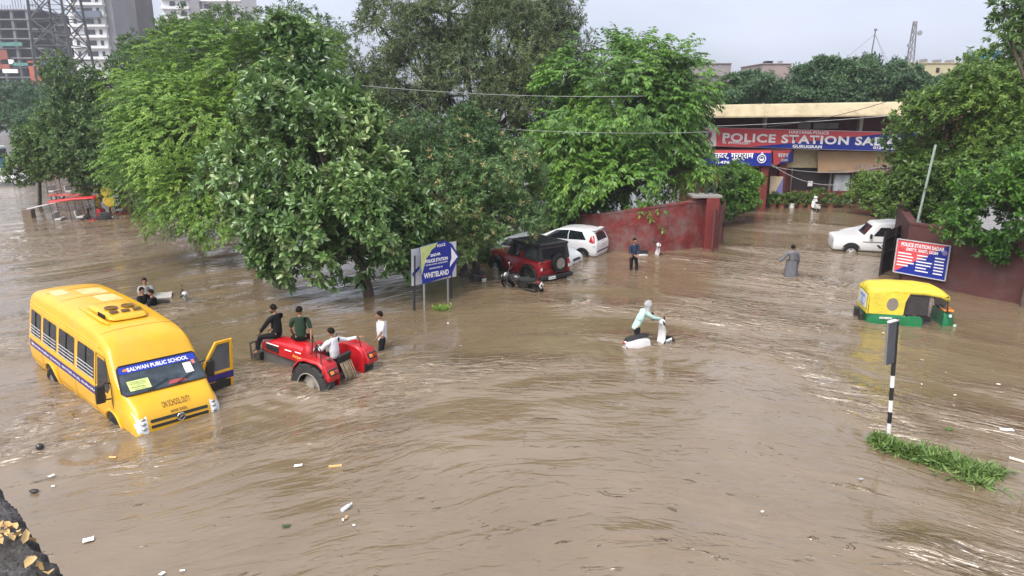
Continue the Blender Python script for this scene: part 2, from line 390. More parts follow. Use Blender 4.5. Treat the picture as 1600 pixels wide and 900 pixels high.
# ---------------------------------------------------------------- trees
def nrm(a): return a/np.maximum(np.linalg.norm(a, axis=-1, keepdims=True), 1e-9)
def noise3(seed, fr, n=9):
    r = np.random.default_rng(seed); K = nrm(r.normal(size=(n, 3)))*fr*r.uniform(.6, 1.5, (n, 1)); P = r.uniform(0, 6.28, n)
    return lambda p: np.sin(p@K.T+P).sum(1)/math.sqrt(n/2)
def leaves(P, D, tone, k, L, Wd, style, rg, six=False, droop=.25, up=.5):
    """P sprig points, D sprig directions: k leaves each; returns verts, faces, tone"""
    n = len(P); P = np.repeat(P, k, 0); D = np.repeat(D, k, 0); tn = np.repeat(tone, k); j = np.tile(np.arange(k), n)
    ref = np.where(np.abs(D[:, 2:3]) < .9, np.array([[0, 0, 1.]]), np.array([[1., 0, 0]])); U = nrm(np.cross(D, ref)); Vv = np.cross(D, U)
    sc = rg.uniform(.55, 1.25, (n*k, 1))
    if style == 'rosette':
        a = j*2.4+rg.uniform(0, 6.28, n).repeat(k)+rg.normal(0, .25, n*k); el = rg.uniform(.15, 1.15, n*k)
        d = (U*np.cos(a)[:, None]+Vv*np.sin(a)[:, None])*np.cos(el)[:, None]+D*np.sin(el)[:, None]
        b = P+D*(j/k)[:, None]*L*.8
    elif style == 'pinnate':
        side = np.where(j % 2 == 0, 1, -1)[:, None]; t_ = ((j//2+.5)/(k/2))[:, None]
        ax = nrm(D*np.array([[1, 1, .6]])-np.array([[0, 0, .25]])); U = nrm(np.cross(ax, np.array([[0, 0, 1.]])+rg.normal(0, .01, (n*k, 3))))
        b = P+ax*t_*L*3.2-np.array([[0, 0, 1.]])*(t_**2)*L*1.1
        d = nrm(U*side+ax*.75-np.array([[0, 0, .35]])+rg.normal(0, .12, (n*k, 3)))
    else:
        d = nrm(D*.6+rg.normal(0, .7, (n*k, 3))); b = P+rg.normal(0, L*.9, (n*k, 3))
    d = nrm(d-np.array([[0, 0, droop]])*rg.uniform(.3, 1.3, (n*k, 1)))
    nn = nrm(np.array([[0, 0, 1.]])*up+D*.35+rg.normal(0, .35, (n*k, 3))); s = nrm(np.cross(d, nn)); nn = np.cross(s, d)
    l = L*sc; w = Wd*sc
    if six:
        pts = [b, b+d*l*.3+s*w*.42+nn*w*.18, b+d*l*.72+s*w*.4+nn*w*.12, b+d*l-nn*l*.1, b+d*l*.72-s*w*.4+nn*w*.12, b+d*l*.3-s*w*.42+nn*w*.18]
        V = np.stack(pts, 1).reshape(-1, 3); i = np.arange(n*k)[:, None]*6; Fc = np.concatenate([i+np.array([[0, 1, 2, 3]]), i+np.array([[0, 3, 4, 5]])], 0); m = 6
    else:
        pts = [b, b+d*l*.45+s*w*.5, b+d*l-nn*l*.08, b+d*l*.45-s*w*.5]
        V = np.stack(pts, 1).reshape(-1, 3); i = np.arange(n*k)[:, None]*4; Fc = i+np.array([[0, 1, 2, 3]]); m = 4
    return V, Fc, np.repeat(tn, m)
bark = pm('bark', (.09, .07, .055), .9, scale=6, bump=.6, var=.35)
bark2 = pm('grey_bark', (.13, .115, .1), .9, scale=6, bump=.5, var=.3)
def tree(name, label, base, lobes, mat, n, k, L, Wd, style, seed=1, six=False, thr=-.55, tipf=.0, group=None, cat='tree', droop=.25, up=.5,
         trunk_r=.16, barkm=None, yellow=None, inner=.38, limbs=True, jag=.28, lean=None, dense_front=.0, branches=30):
    rg = np.random.default_rng(seed); base = Vector(base); root = thing(name, label, cat, base, group=group)
    E = []
    for (px, py, rx, ry, Y) in lobes:
        c = at(px, py, Y); s = depth(c)/F; E.append((np.array(c), np.array([rx*s, min(rx, ry*1.1)*s*.95, ry*s])))
    area = np.array([e[1][0]*e[1][2]+e[1][0]*e[1][1] for e in E]); cnt = (n*area/area.sum()).astype(int)+1
    PP, DD = [], []; nz = noise3(seed+7, 2.3); ng = noise3(seed+9, 1.0/max(.25, E[0][1][0]*.16))
    for (c, r), m in zip(E, cnt):
        m = int(m*1.9); d = nrm(rg.normal(size=(m, 3))); rad = np.where(rg.random(m) < inner, rg.uniform(.35, .85, m), rg.uniform(.82, 1.04, m))
        rad = rad*(1+jag*.55*nz(d*2.1+c)+jag*.3*rg.normal(size=m)*.5)
        p = c+d*r*rad[:, None]; keep = ng(p) > thr
        keep &= ~((d[:, 1] > .35) & (rg.random(m) < .35)) & ~((d[:, 2] < -.55) & (rg.random(m) < .5))
        for (c2, r2) in E:
            if c2 is c: continue
            keep &= ~((((p-c2)/r2)**2).sum(1) < .18)
        keep &= p[:, 2] > -.05
        p, d = p[keep][:int(m/1.5)], d[keep][:int(m/1.5)]; PP.append(p); DD.append(nrm(d*r[::-1]*0+d/r*r.mean()+np.array([[0, 0, .35]])+rg.normal(0, .3, (len(d), 3))))
    P = np.concatenate(PP); D = np.concatenate(DD)
    zc = (P[:, 2]-P[:, 2].min())/(np.ptp(P[:, 2])+1e-6)
    tone = np.clip(.42+.20*noise3(seed+3, 1.1)(P)+rg.normal(0, .16, len(P)), 0, .86)
    if yellow is not None:   # a clump of fresh growth
        for c_, r_ in yellow: tone = np.where((np.linalg.norm(P-np.array(c_), axis=1) < r_) & (rg.random(len(P)) < .5), np.clip(tone+.35, 0, 1.15), tone)
    tone = np.where(rg.random(len(P)) < tipf, rg.uniform(1.15, 1.4, len(P)), tone)
    V, Fc, tn = leaves(P, D, tone, k, L, Wd, style, rg, six, droop, up)
    np_mesh('crown', V-np.array(base), Fc, mat, root, tn)
    if limbs:
        tb = MB(); top = Vector(np.average([e[0] for e in E], axis=0, weights=area))
        if lean is None: lean = (top-base)*.45
        fork = base+Vector(lean); sg = lambda a: Vector(rg.normal(0, a, 3))
        tb.tube([base-base+Vector((0, 0, -.9)), (fork-base)*.5+sg(.12), fork-base], [trunk_r*1.35, trunk_r, trunk_r*.8], 10)
        ends = []
        for (c, r) in E:
            c = Vector(c); mid = (fork+c)/2+sg(.25)*max(.3, r[0]*.25); tb.tube([fork-base, mid-base, c-base], [trunk_r*.62, trunk_r*.42, trunk_r*.25], 7); ends.append((mid, c, r))
        for q in range(branches):
            mid, c, r = ends[rg.integers(len(ends))]; i = rg.integers(len(P)); p = Vector(P[i])
            st = min(ends, key=lambda e: (e[1]-p).length)[1]
            m_ = (st+p)/2+sg(.12); tb.tube([st-base, m_-base, p-base], [trunk_r*.24, trunk_r*.13, trunk_r*.05], 5)
        tb.build('trunk', barkm or bark, root)
    return root

M_big = leaf_mat('broad_glossy_leaf', (.026, .075, .022), (.175, .300, .090), (.42, .50, .24), rough=.27, spec=.8, trans=.2)
M_fine = leaf_mat('fresh_green_leaf', (.045, .120, .018), (.200, .350, .050), (.32, .45, .09), rough=.5)
M_mid = leaf_mat('narrow_leaf', (.030, .075, .026), (.150, .265, .085), (.48, .40, .18), rough=.42)
M_back = leaf_mat('olive_leaf', (.035, .060, .024), (.145, .200, .080), (.24, .27, .09), rough=.5)
M_droop = leaf_mat('drooping_leaf', (.025, .080, .014), (.140, .290, .040), (.28, .42, .07), rough=.4)
M_dark = leaf_mat('dark_leaf', (.030, .070, .022), (.110, .195, .052), (.19, .26, .07), rough=.5)
M_right = leaf_mat('olive_green_leaf', (.030, .075, .014), (.135, .235, .042), (.25, .36, .07), rough=.42)
M_far = leaf_mat('far_leaf', (.035, .085, .040), (.090, .170, .075), (.13, .2, .08), rough=.6)

# front tree with broad leaves
tree('broadleaf_tree', 'broad glossy leaved tree nearest the camera beside the blue arrow sign', gp(582, 462),
     [(470, 250, 125, 90, 25), (500, 345, 115, 75, 24), (565, 330, 75, 80, 23.6), (458, 172, 84, 60, 26.5), (465, 128, 52, 32, 27), (520, 200, 85, 60, 25.5), (555, 400, 70, 45, 24), (460, 390, 60, 45, 24.4), (400, 300, 50, 60, 25.3), (447, 48, 34, 18, 27.2), (486, 78, 26, 18, 27.2), (462, 88, 22, 26, 27.1), (600, 300, 45, 55, 24.2), (515, 418, 80, 30, 23.8), (600, 392, 48, 46, 23.7), (635, 350, 35, 45, 24.1), (440, 350, 50, 50, 24.8)],
     M_big, 4700, 11, .29, .135, 'rosette', seed=3, six=True, tipf=.03, thr=-.6, trunk_r=.17, droop=.15)
# bright fine-leaved tree on its left
tree('feathery_tree', 'bright yellow green fine leaved tree behind the school bus', gp(408, 402),
     [(310, 190, 110, 90, 31), (368, 118, 112, 74, 32), (425, 88, 66, 42, 32), (250, 250, 72, 85, 30.5), (310, 312, 72, 58, 30), (325, 342, 50, 36, 29.5), (240, 150, 50, 45, 31.5), (360, 230, 90, 90, 31.5), (215, 215, 35, 60, 30.5), (460, 100, 70, 60, 33.5)],
     M_fine, 8800, 14, .15, .055, 'pinnate', seed=8, thr=-.6, trunk_r=.2, tipf=.02)
tree('narrow_leaf_tree', 'dense narrow leaved tree with peach new growth over the red car', gp(745, 425),
     [(690, 290, 95, 85, 27), (770, 300, 75, 75, 27.2), (640, 240, 60, 60, 27.5), (740, 230, 70, 45, 28.5), (810, 330, 42, 50, 26.5), (700, 350, 70, 40, 26.3), (640, 320, 55, 75, 26.2), (690, 385, 62, 34, 26), (785, 352, 52, 28, 26.0), (720, 190, 30, 30, 28.5), (800, 260, 45, 45, 27.6)],
     M_mid, 7000, 12, .17, .05, 'rosette', seed=12, tipf=.03, thr=-.7, trunk_r=.15, yellow=[(tuple(at(780, 260, 26.6)), 1.2), (tuple(at(660, 320, 25.2)), .9)], droop=.3)
tree('tall_olive_tree', 'tall thin leaved olive green tree rising behind the middle of the crowns', gp(760, 330),
     [(640, 60, 85, 90, 44), (720, 110, 110, 110, 43), (800, 60, 95, 80, 45), (660, 180, 80, 70, 42), (790, 160, 90, 80, 43), (860, 40, 45, 45, 46), (600, 120, 50, 60, 43), (700, 20, 90, 60, 45), (585, 30, 25, 35, 45), (830, 10, 60, 40, 46), (760, 70, 110, 90, 44), (700, 150, 120, 80, 43), (880, 90, 40, 50, 45)],
     M_back, 17000, 9, .27, .06, 'rosette', seed=15, thr=-.75, trunk_r=.3, branches=110, droop=.4, jag=.4, inner=.2)
tree('drooping_leaf_tree', 'rounded tree with drooping compound leaves behind the curved red wall', at(985, 330, 36.5)-Vector((0, 0, at(985, 330, 36.5).z)),
     [(970, 170, 115, 95, 37), (980, 110, 85, 50, 38), (900, 230, 65, 75, 36), (1032, 220, 60, 80, 36.5), (955, 288, 100, 50, 34.6), (1060, 140, 42, 45, 38), (890, 130, 40, 45, 38), (1000, 292, 52, 22, 34.6), (905, 308, 50, 28, 35), (1078, 262, 26, 32, 36)],
     M_droop, 6000, 14, .25, .10, 'pinnate', seed=21, thr=-.6, trunk_r=.2, droop=.55)
tree('roadside_tree', 'large tree filling the right edge above the police notice board', gp(1585, 400)+Vector((1.0, 5, 0)),
     [(1510, 200, 92, 85, 31), (1565, 140, 75, 65, 32), (1478, 190, 50, 60, 31.5), (1448, 280, 50, 45, 30.5), (1424, 305, 36, 28, 31), (1560, 260, 80, 60, 29.5), (1610, 200, 70, 110, 30), (1480, 330, 60, 30, 29.8), (1435, 165, 24, 24, 32)],
     M_right, 7800, 12, .20, .085, 'rosette', seed=27, thr=-.65, trunk_r=.22, droop=.35)
tree('overhanging_branch_tree', 'lighter green leafy boughs reaching over the dark wall at the right edge', gp(1640, 452),
     [(1560, 300, 55, 45, 24.5), (1600, 330, 60, 60, 24), (1520, 350, 45, 28, 24.6), (1575, 385, 38, 24, 24), (1625, 270, 50, 60, 24.5)],
     M_droop, 1500, 12, .21, .09, 'rosette', seed=31, thr=-.5, trunk_r=.14, droop=.3)
tree('corner_tree', 'dark leaved branches poking into the top right corner of the sky', gp(1720, 500),
     [(1590, 20, 32, 26, 24), (1575, 55, 26, 12, 23.6), (1610, 85, 30, 22, 24), (1640, 30, 45, 50, 24.5), (1568, 8, 15, 10, 24)],
     M_dark, 340, 10, .24, .08, 'rosette', seed=33, thr=-1.2, trunk_r=.16, branches=25)
# left background
tree('hazy_grove_tree', 'dark green dense tree left of the bright crown, in front of the white tower', gp(190, 318),
     [(170, 180, 85, 80, 48), (130, 230, 65, 60, 46), (250, 120, 68, 50, 52), (190, 250, 60, 50, 45), (305, 68, 60, 36, 55), (112, 165, 28, 24, 50), (228, 80, 36, 28, 55)],
     M_dark, 9000, 10, .27, .10, 'rosette', seed=41, thr=-.8, trunk_r=.25)
tree('grove_tree', 'olive tree against the sky behind the tallest bright crown', gp(330, 300),
     [(350, 50, 45, 35, 60), (400, 80, 70, 55, 60), (470, 60, 50, 45, 60), (280, 70, 45, 40, 60), (510, 75, 40, 35, 62)],
     M_dark, 3200, 9, .30, .10, 'rosette', seed=43, thr=-.7, trunk_r=.25)
tree('roadside_small_tree', 'small bushy tree standing in the water at the left edge by the red carts', gp(58, 322),
     [(64, 235, 36, 38, 46), (85, 225, 40, 35, 46), (30, 262, 28, 22, 45.5), (70, 256, 45, 20, 45)],
     M_dark, 1900, 10, .24, .09, 'rosette', seed=45, thr=-.6, trunk_r=.12)
tree('cart_side_tree', 'leafy tree between the red carts and the bright yellow green tree', gp(205, 335),
     [(170, 245, 45, 32, 43.5), (215, 272, 34, 30, 42.5), (150, 235, 30, 25, 44)],
     M_dark, 1500, 10, .22, .09, 'rosette', seed=46, thr=-.6, trunk_r=.14)
for i, (lb, lobes, n_) in enumerate((('hazy grey green tree far left below the unfinished tower', [(30, 160, 60, 30, 95), (85, 165, 45, 28, 92), (20, 185, 50, 20, 90)], 1500),
        ('distant bushy tree behind the small tree at the left edge', [(110, 190, 40, 30, 78), (60, 195, 40, 22, 80)], 900))):
    tree('distant_tree', lb, (at(lobes[0][0], 200, lobes[0][4]).x, lobes[0][4], 0), lobes, M_far, n_, 8, .45, .2, 'rosette', seed=50+i, thr=-.9, trunk_r=.3, branches=5, group='hazy trees far left')
for i, (lb, lobes, n_) in enumerate((('dark rounded tree above the left end of the station roof', [(1168, 142, 34, 24, 62), (1140, 160, 24, 16, 61)], 1300),
        ('widest leafy tree behind the middle of the station roof', [(1282, 120, 42, 25, 64), (1222, 152, 30, 17, 63), (1305, 130, 42, 32, 64), (1262, 148, 60, 22, 63)], 3400),
        ('tree behind the station roof just under the leaning antenna', [(1350, 130, 50, 32, 63), (1395, 128, 42, 30, 64)], 2400),
        ('tree with reddish top behind the right end of the station roof', [(1428, 142, 30, 22, 66), (1470, 147, 40, 22, 66)], 1800))):
    tree('backyard_tree', lb, (at(lobes[0][0], 200, lobes[0][4]).x, lobes[0][4], 0), lobes, M_far, n_, 10, .34, .13, 'rosette', seed=60+i, thr=-.9, trunk_r=.25, branches=8, group='trees behind the station roof', jag=.4)
tree('backdrop_tree', 'dark tree filling the gap behind the drooping leaved tree', gp(880, 330),
     [(880, 220, 70, 70, 46), (820, 250, 60, 60, 44), (930, 130, 40, 50, 50), (600, 230, 70, 70, 40), (540, 160, 50, 60, 42), (720, 270, 80, 60, 40), (930, 275, 60, 48, 42), (885, 300, 60, 40, 41), (1010, 250, 60, 60, 44)],
     M_dark, 5200, 9, .3, .11, 'rosette', seed=70, thr=-1.2, trunk_r=.2, branches=15)
tree('shaded_tree', 'shadowy tree standing behind the bright yellow green crown', gp(300, 330),
     [(290, 210, 80, 80, 38), (360, 270, 70, 60, 37), (290, 300, 60, 40, 36.5), (400, 170, 70, 70, 38)],
     M_dark, 3600, 9, .28, .10, 'rosette', seed=72, thr=-1.2, trunk_r=.2, branches=15)
# ---------------------------------------------------------------- vehicle kit
glass = pm('dark_glass', (.012, .016, .02), .06, spec=.6, var=.3, scale=2)
rubber = pm('rubber', (.016, .016, .016), .8, spec=.2, var=.3, scale=12, bump=.3)
black = pm('black_plastic', (.018, .018, .018), .5)
steel = pm('steel', (.45, .45, .45), .3, metal=.9)
chrome = pm('chrome', (.6, .6, .6), .15, metal=1)
lampglass = pm('lamp_glass', (.62, .68, .74), .12, coat=.6, var=.45, scale=9)
redlamp = pm('tail_lamp_red', (.35, .02, .02), .15, coat=.5)
orange = pm('indicator_orange', (.75, .25, .03), .2, coat=.5)
white_paint = pm('white_car_paint', (.74, .75, .77), .25, coat=.5, var=.05, dirt=.12, dirtcol=(.45, .4, .33))
silver_paint = pm('silver_car_paint', (.60, .63, .66), .28, coat=.5, var=.05, dirt=.12, dirtcol=(.4, .36, .3))
platew = pm('plate_white', (.75, .75, .72), .4)
inkb = pm('black_ink', (.02, .02, .02), .6)
white_ink = pm('white_lettering', (.85, .85, .86), .5, var=.03)
paper = pm('paper_white', (.78, .78, .76), .7, var=.05)

def shell(name, stations, mat, parent, sec=None, sub=1, n_bulge=.03):
    """one-piece body: stations (x, zbot, zbelt, ztop, wbot, wbelt, wtop)"""
    rings = []
    for (x, zb, zl, zt, wb, wl, wt) in stations:
        h = [(0, zb), (wb*.75, zb), (wb, zb+.07), (wb+(wl-wb)*.5+n_bulge, zb+(zl-zb)*.5), (wl, zl-.06), (wl-.015, zl+.0),
             (wl+(wt-wl)*.55, zl+(zt-zl)*.5), (wt, zl+(zt-zl)*.86), (wt*.93, zl+(zt-zl)*.955), (wt*.6, zt-.012*(zt > zl+.1)), (0, zt)]
        rings.append([Vector((x, a, b)) for a, b in h]+[Vector((x, -a, b)) for a, b in h[-2:0:-1]])
    m = MB(); m.loft(rings, 0, True); o = m.build(name, mat, parent, ang=45)
    if sub:
        s = o.modifiers.new('s', 'SUBSURF'); s.levels = sub; s.render_levels = sub; bake(o)
    return o
def wheel(parent, c, R, w, rimmat=None, axis='Y', spokes=6, side=1):
    wl = empty('wheel', c); wl.parent = parent
    t = MB(); t.lathe([(R*.62, -w/2), (R*.93, -w/2), (R, -w*.35), (R, w*.35), (R*.93, w/2), (R*.62, w/2)], axis='Y', n=28, m=0, cap=False)
    t.lathe([(R*.62, -w/2), (R*.62, w/2)], axis='Y', n=28, cap=False)
    t.build('tyre', rubber, wl)
    r = MB(); y = side*w*.36
    r.lathe([(R*.62, -w*.4), (R*.6, w*.1*side), (R*.2, w*.05*side)], axis='Y', n=20, cap=True)
    r.torus((0, y, 0), R*.58, R*.045, 'Y', 24, 6); r.lathe([(R*.16, y-side*.02), (R*.16, y+side*.01), (R*.1, y+side*.02)], axis='Y', n=12)
    for k in range(spokes):
        a = 2*math.pi*k/spokes; r.bar((R*.12*math.cos(a), y, R*.12*math.sin(a)), (R*.56*math.cos(a), y-side*.01, R*.56*math.sin(a)), .03, R*.15)
    r.build('rim', rimmat or steel, wl)
    return wl
def side3(y): return lambda a, b: Vector((a, y, b))
def front3(x): return lambda a, b: Vector((x, a, b))
def plate(parent, o, u, v, txt, w=.42, h=.11, label=None):
    n = Vector(u).normalized().cross(Vector(v).normalized()); m = MB(); R = Matrix((Vector(u).normalized(), Vector(v).normalized(), n)).transposed()
    m.box(o, (w, h, .012), R); p = m.build('number_plate', platew, parent)
    text_obj('lettering', txt, inkb, Vector(o)+n*.009, u, v, width=w*.86, height=h*.5, parent=p, align='C', bold=.02, off=0)
    return p

# ---------------------------------------------------------------- school bus
busyel = pm('bus_yellow', (.70, .375, .012), .36, coat=.3, var=.08, scale=1.6, dirt=.28, dirtcol=(.52, .33, .09))
buspurple = pm('bus_purple_stripe', (.035, .018, .16), .4)
busblue = pm('sunstrip_blue', (.012, .04, .42), .35)
limepaper = pm('lime_paper', (.62, .74, .25), .6, var=.05)
bus = thing('school_bus', 'yellow school bus nose down in the flood with one front door hanging open', 'bus', (-7.431, 14.124, -.701), (math.radians(-2.9), math.radians(2.4), math.radians(-40.3)), 1.0)
def bst(x, zt, w=1.0, zb=.32, belt=1.15, tw=.86): return (x, zb, belt, zt, .93*w, 1.0*w, tw*w)
body = shell('body', [bst(-6.72, 2.28, .93), bst(-6.66, 2.40, .965), bst(-6.45, 2.50, .99), bst(-5.5, 2.56), bst(-4, 2.57), bst(-3, 2.56), bst(-2.5, 2.52), bst(-2.1, 2.49, tw=.88), bst(-1.75, 2.42, tw=.91), bst(-1.5, 2.33, .995, tw=.93), bst(-1.36, 2.25, .99, tw=.94),
      bst(-1.1, 1.92, .99, tw=.955), bst(-.82, 1.56, .985, belt=1.14, tw=.96), bst(-.7, 1.47, .99, belt=1.1, tw=.93), bst(-.45, 1.33, .985, belt=1.04, tw=.89), bst(-.2, 1.17, .97, belt=.96, tw=.86), bst(-.08, 1.05, .955, belt=.86, tw=.86),
      (-.0, .34, .68, .90, .86, .93, .84), (.03, .34, .6, .78, .84, .90, .82), (.05, .36, .5, .60, .82, .88, .80)], busyel, bus, sub=1)
cs = {s: conformer(body, (0, -s, 0), .006) for s in (1, -1)}
cs2 = {s: conformer(body, (0, -s, 0), .013) for s in (1, -1)}
cf = conformer(body, (-1, 0, -.35), .02); cf2 = conformer(body, (-1, 0, -.35), .034); cf3 = conformer(body, (-1, 0, -.35), .042); ct = conformer(body, (0, 0, -1), .006)
bwin = pm('bus_window_glass', (.01, .012, .016), .12, spec=.5)
for s in (-1, 1):
    wins = [(-6.42, -5.62), (-5.45, -4.50), (-4.33, -3.30), (-3.10, -2.08)] if s < 0 else [(-6.42, -5.62), (-5.45, -4.50), (-4.33, -3.30), (-3.1, -2.3)]
    for (a, b_) in wins:
        w_ = patch('window', rrect(a, 1.30, b_, 1.98, .06), side3(0), cs[s], bwin, bus)
        fr = MB()
        for z in (1.34, 1.42, 1.50, 1.58):
            P = cs2[s]([Vector((x, 0, z)) for x in np.linspace(a-.03, b_+.03, 5)]); fr.tube([p-Vector((0, -s*.012, 0)) for p in P], .009, 6)
        fr.build('guard_rail', pm('rail_white', (.5, .5, .5), .35), w_)
        dv = MB(); P = cs2[s]([Vector(((a+b_)/2, 0, z)) for z in (1.31, 1.65, 1.97)]); dv.tube(P, .014, 5); dv.build('sash_bar', black, w_)
    # rubbing strips and the lettered purple band
    patch('purple_band', [(-6.5, .98), (-1.42, .98), (-1.35, 1.16), (-6.5, 1.16)], side3(0), cs[s], buspurple, bus, rings=4)
    g = MB()
    for z in (1.235, 2.07, 2.16):
        P = cs[s]([Vector((x, 0, z)) for x in np.linspace(-6.55, -1.75 if z > 2.1 else -1.45, 24)]); g.tube(P, .014, 6)
    g.build('drip_rail', busyel, bus)
    t_ = text_obj('lettering', 'SALWAN PUBLIC SCHOOL, SECTOR-15 (II), GURUGRAM', white_ink, (-6.3 if s < 0 else -1.6, 0, 1.035), (1 if s < 0 else -1, 0, 0), (0, 0, 1), width=4.5, height=.07, parent=bus, bold=.015, conform=cs2[s])
seam = pm('panel_seam', (.30, .15, .01), .7)
for s in (-1, 1):
    g = MB()
    for x in (-5.53, -4.42, -3.20, -2.0):
        P = cs[s]([Vector((x, 0, z)) for z in np.linspace(.42, .95, 5)]); g.tube([p-Vector((0, s*.004, 0)) for p in P], .006, 4)
    P = cs[s]([Vector((x, 0, .62)) for x in np.linspace(-6.4, -1.6, 14)]); g.tube(P, .012, 5); g.build('panel_seam', seam, bus)
for x in (-5.75, -4.75, -1.95):
    g = MB(); P = ct([Vector((x, y, 0)) for y in np.linspace(-.8, .8, 15)]); g.tube([p-Vector((0, 0, .004)) for p in P], .007, 4); g.build('roof_seam', seam, bus)
# driver's door side (image left) : dark opening/window with frame
dw = patch('door_window', [(-1.86, 1.22), (-1.30, 1.22), (-1.16, 1.40), (-1.42, 1.94), (-1.86, 1.94)], side3(0), cs[-1], bwin, bus)
P = cs2[-1]([Vector((x, 0, z)) for x, z in ((-1.92, .5), (-1.93, 1.2), (-1.93, 2.0), (-1.42, 2.0), (-1.08, 1.42), (-1.0, 1.1), (-1.02, .5))]); g = MB(); g.tube(P, .008, 5); g.build('door_gap', black, bus)
patch('door_opening', [(-1.9, .45), (-1.05, .45), (-1.02, 1.2), (-1.16, 1.40), (-1.42, 1.98), (-1.9, 1.98)], side3(0), cs[1], bwin, bus)
dk = MB(); P = cs2[-1]([Vector((-1.80, 0, 1.08))]); dk.box(P[0], (.16, .03, .04)); dk.build('door_handle', black, bus)
# wheel arches and wheels
for x in (-1.05, -4.95):
    for s in (-1, 1):
        arc = [(x+.46*math.cos(a), .42+.46*math.sin(a)) for a in np.linspace(0, math.pi, 14)]+[(x-.46, .34), (x+.46, .34)]
        patch('wheel_arch', arc, side3(0), cs[s], black, bus, rings=3)
        P = cs[s]([Vector((x+.48*math.cos(a), 0, .42+.48*math.sin(a))) for a in np.linspace(0, math.pi, 14)]); g = MB(); g.tube([p+Vector((0, s*.01, 0)) for p in P], .035, 6); g.build('wheel_arch_flare', busyel, bus)
        wheel(bus, (x, s*.90, .36), .36, .22, side=s)
# windscreen with its blue strip, papers and wipers
WS = lambda a, b: Vector((0, a*1.06, 1.545+(b-1.41)*1.04))
ws_ = patch('windscreen', densify([(-.82, 1.43), (.82, 1.43), (.86, 1.50), (.80, 2.02), (.75, 2.07), (-.75, 2.07), (-.80, 2.02), (-.86, 1.50)], .1), WS, conformer(body, (-1, 0, -.35), .024), pm('windscreen_glass', (.03, .045, .06), .08, spec=.7, var=.6, scale=3), bus, rings=7)
P = cf2([WS(a, b) for a, b in densify([(-.83, 1.42), (.83, 1.42), (.872, 1.49), (.815, 2.03), (.76, 2.085), (-.76, 2.085), (-.815, 2.03), (-.872, 1.49)], .1)]); g = MB(); g.tube(P+[P[0]], .016, 6); g.build('windscreen_seal', black, bus)
patch('sun_strip', [(-.80, 1.90), (.80, 1.90), (.785, 2.055), (-.785, 2.055)], WS, cf2, busblue, bus, rings=4)
text_obj('lettering', 'SALWAN PUBLIC SCHOOL', white_ink, (0, .0, WS(0, 1.975).z), (0, 1, 0), (0, 0, 1), width=1.34, height=.095, parent=bus, bold=.03, align='C', conform=cf3)
m = MB(); m.add(cf3([WS(-.665+.06*math.cos(a), 1.955+.055*math.sin(a)) for a in np.linspace(0, math.pi, 9)]), [tuple(range(9))]); m.build('sun_emblem', orange, bus, ang=0)
lp = patch('route_card', [(-.72, 1.50), (-.30, 1.50), (-.30, 1.72), (-.72, 1.72)], WS, cf2, limepaper, bus, rings=2)
for tx, z, h, w_ in (('ON SCHOOL DUTY', 1.685, .022, .34), ('SALWAN PUBLIC SCHOOL', 1.648, .022, .36), ('SEC-15 (II), GURUGRAM', 1.612, .020, .30), ('ROUTE No. 7', 1.570, .036, .34), ('MOB. 98990', 1.525, .018, .24)):
    text_obj('lettering', tx, inkb, WS(-.51, z), (0, 1, 0), (0, 0, 1), width=w_, height=h, parent=lp, bold=.02, align='C', conform=cf3)
patch('paper_notice', [(.48, 1.62), (.66, 1.62), (.65, 1.86), (.47, 1.86)], WS, cf2, paper, bus, rings=2)
patch('pink_sticker', [(.68, 1.80), (.755, 1.80), (.745, 1.90), (.67, 1.90)], WS, cf2, pm('pink_sticker', (.6, .2, .22), .5), bus, rings=2)
patch('dash_cover', [(.02, 1.46), (.42, 1.46), (.40, 1.53), (.1, 1.54)], WS, cf2, pm('dash_red', (.35, .06, .06), .6), bus, rings=2)
g = MB()
for a, b_ in (((-.42, 1.44), (.06, 1.60)), ((.16, 1.44), (.62, 1.62))):
    P = cf3([WS(a[0]+(b_[0]-a[0])*k/6, a[1]+(b_[1]-a[1])*k/6) for k in range(7)]); g.tube([p+Vector((.02, 0, .01)) for p in P], .012, 5)
g.build('wiper', black, bus)
# grille, badge, lettering, lamps
for z0, z1 in ((.85, .925), (.72, .79)):
    patch('grille_slot', rrect(-.63, z0, .63, z1, .02), front3(0), conformer(body, (-1, 0, -.35), .01), black, bus, rings=3)
bc = cf2([Vector((0, 0, .825))])[0]; g = MB(); g.torus((0, 0, 0), .082, .014, 'X', 24, 8); g.bar((0, -.045, -.05), (0, .0, .05), .02, .025); g.bar((0, 0, .05), (0, .045, .02), .02, .02); g.bar((0, .045, .02), (0, -.01, -.01), .02, .02); g.build('badge', chrome, bus, loc=bc+Vector((.012, 0, 0)))
g = MB(); g.lathe([(.078, -.01), (.078, .012)], axis='X', n=20); g.build('badge_plate', black, bus, loc=bc)
cft = conformer(body, (0, 0, -1), .022)
text_obj('lettering', 'ON SCHOOL DUTY', inkb, (-.16, 0, 1.2), (0, 1, 0), (-1, 0, 0), width=.62, height=.11, parent=bus, bold=.0, align='C', conform=cft)
text_obj('lettering', 'SALWAN  SCHOOL', inkb, (-.04, 0, 1.2), (0, 1, 0), (-1, 0, 0), width=.36, height=.03, parent=bus, bold=.01, align='C', conform=cft)
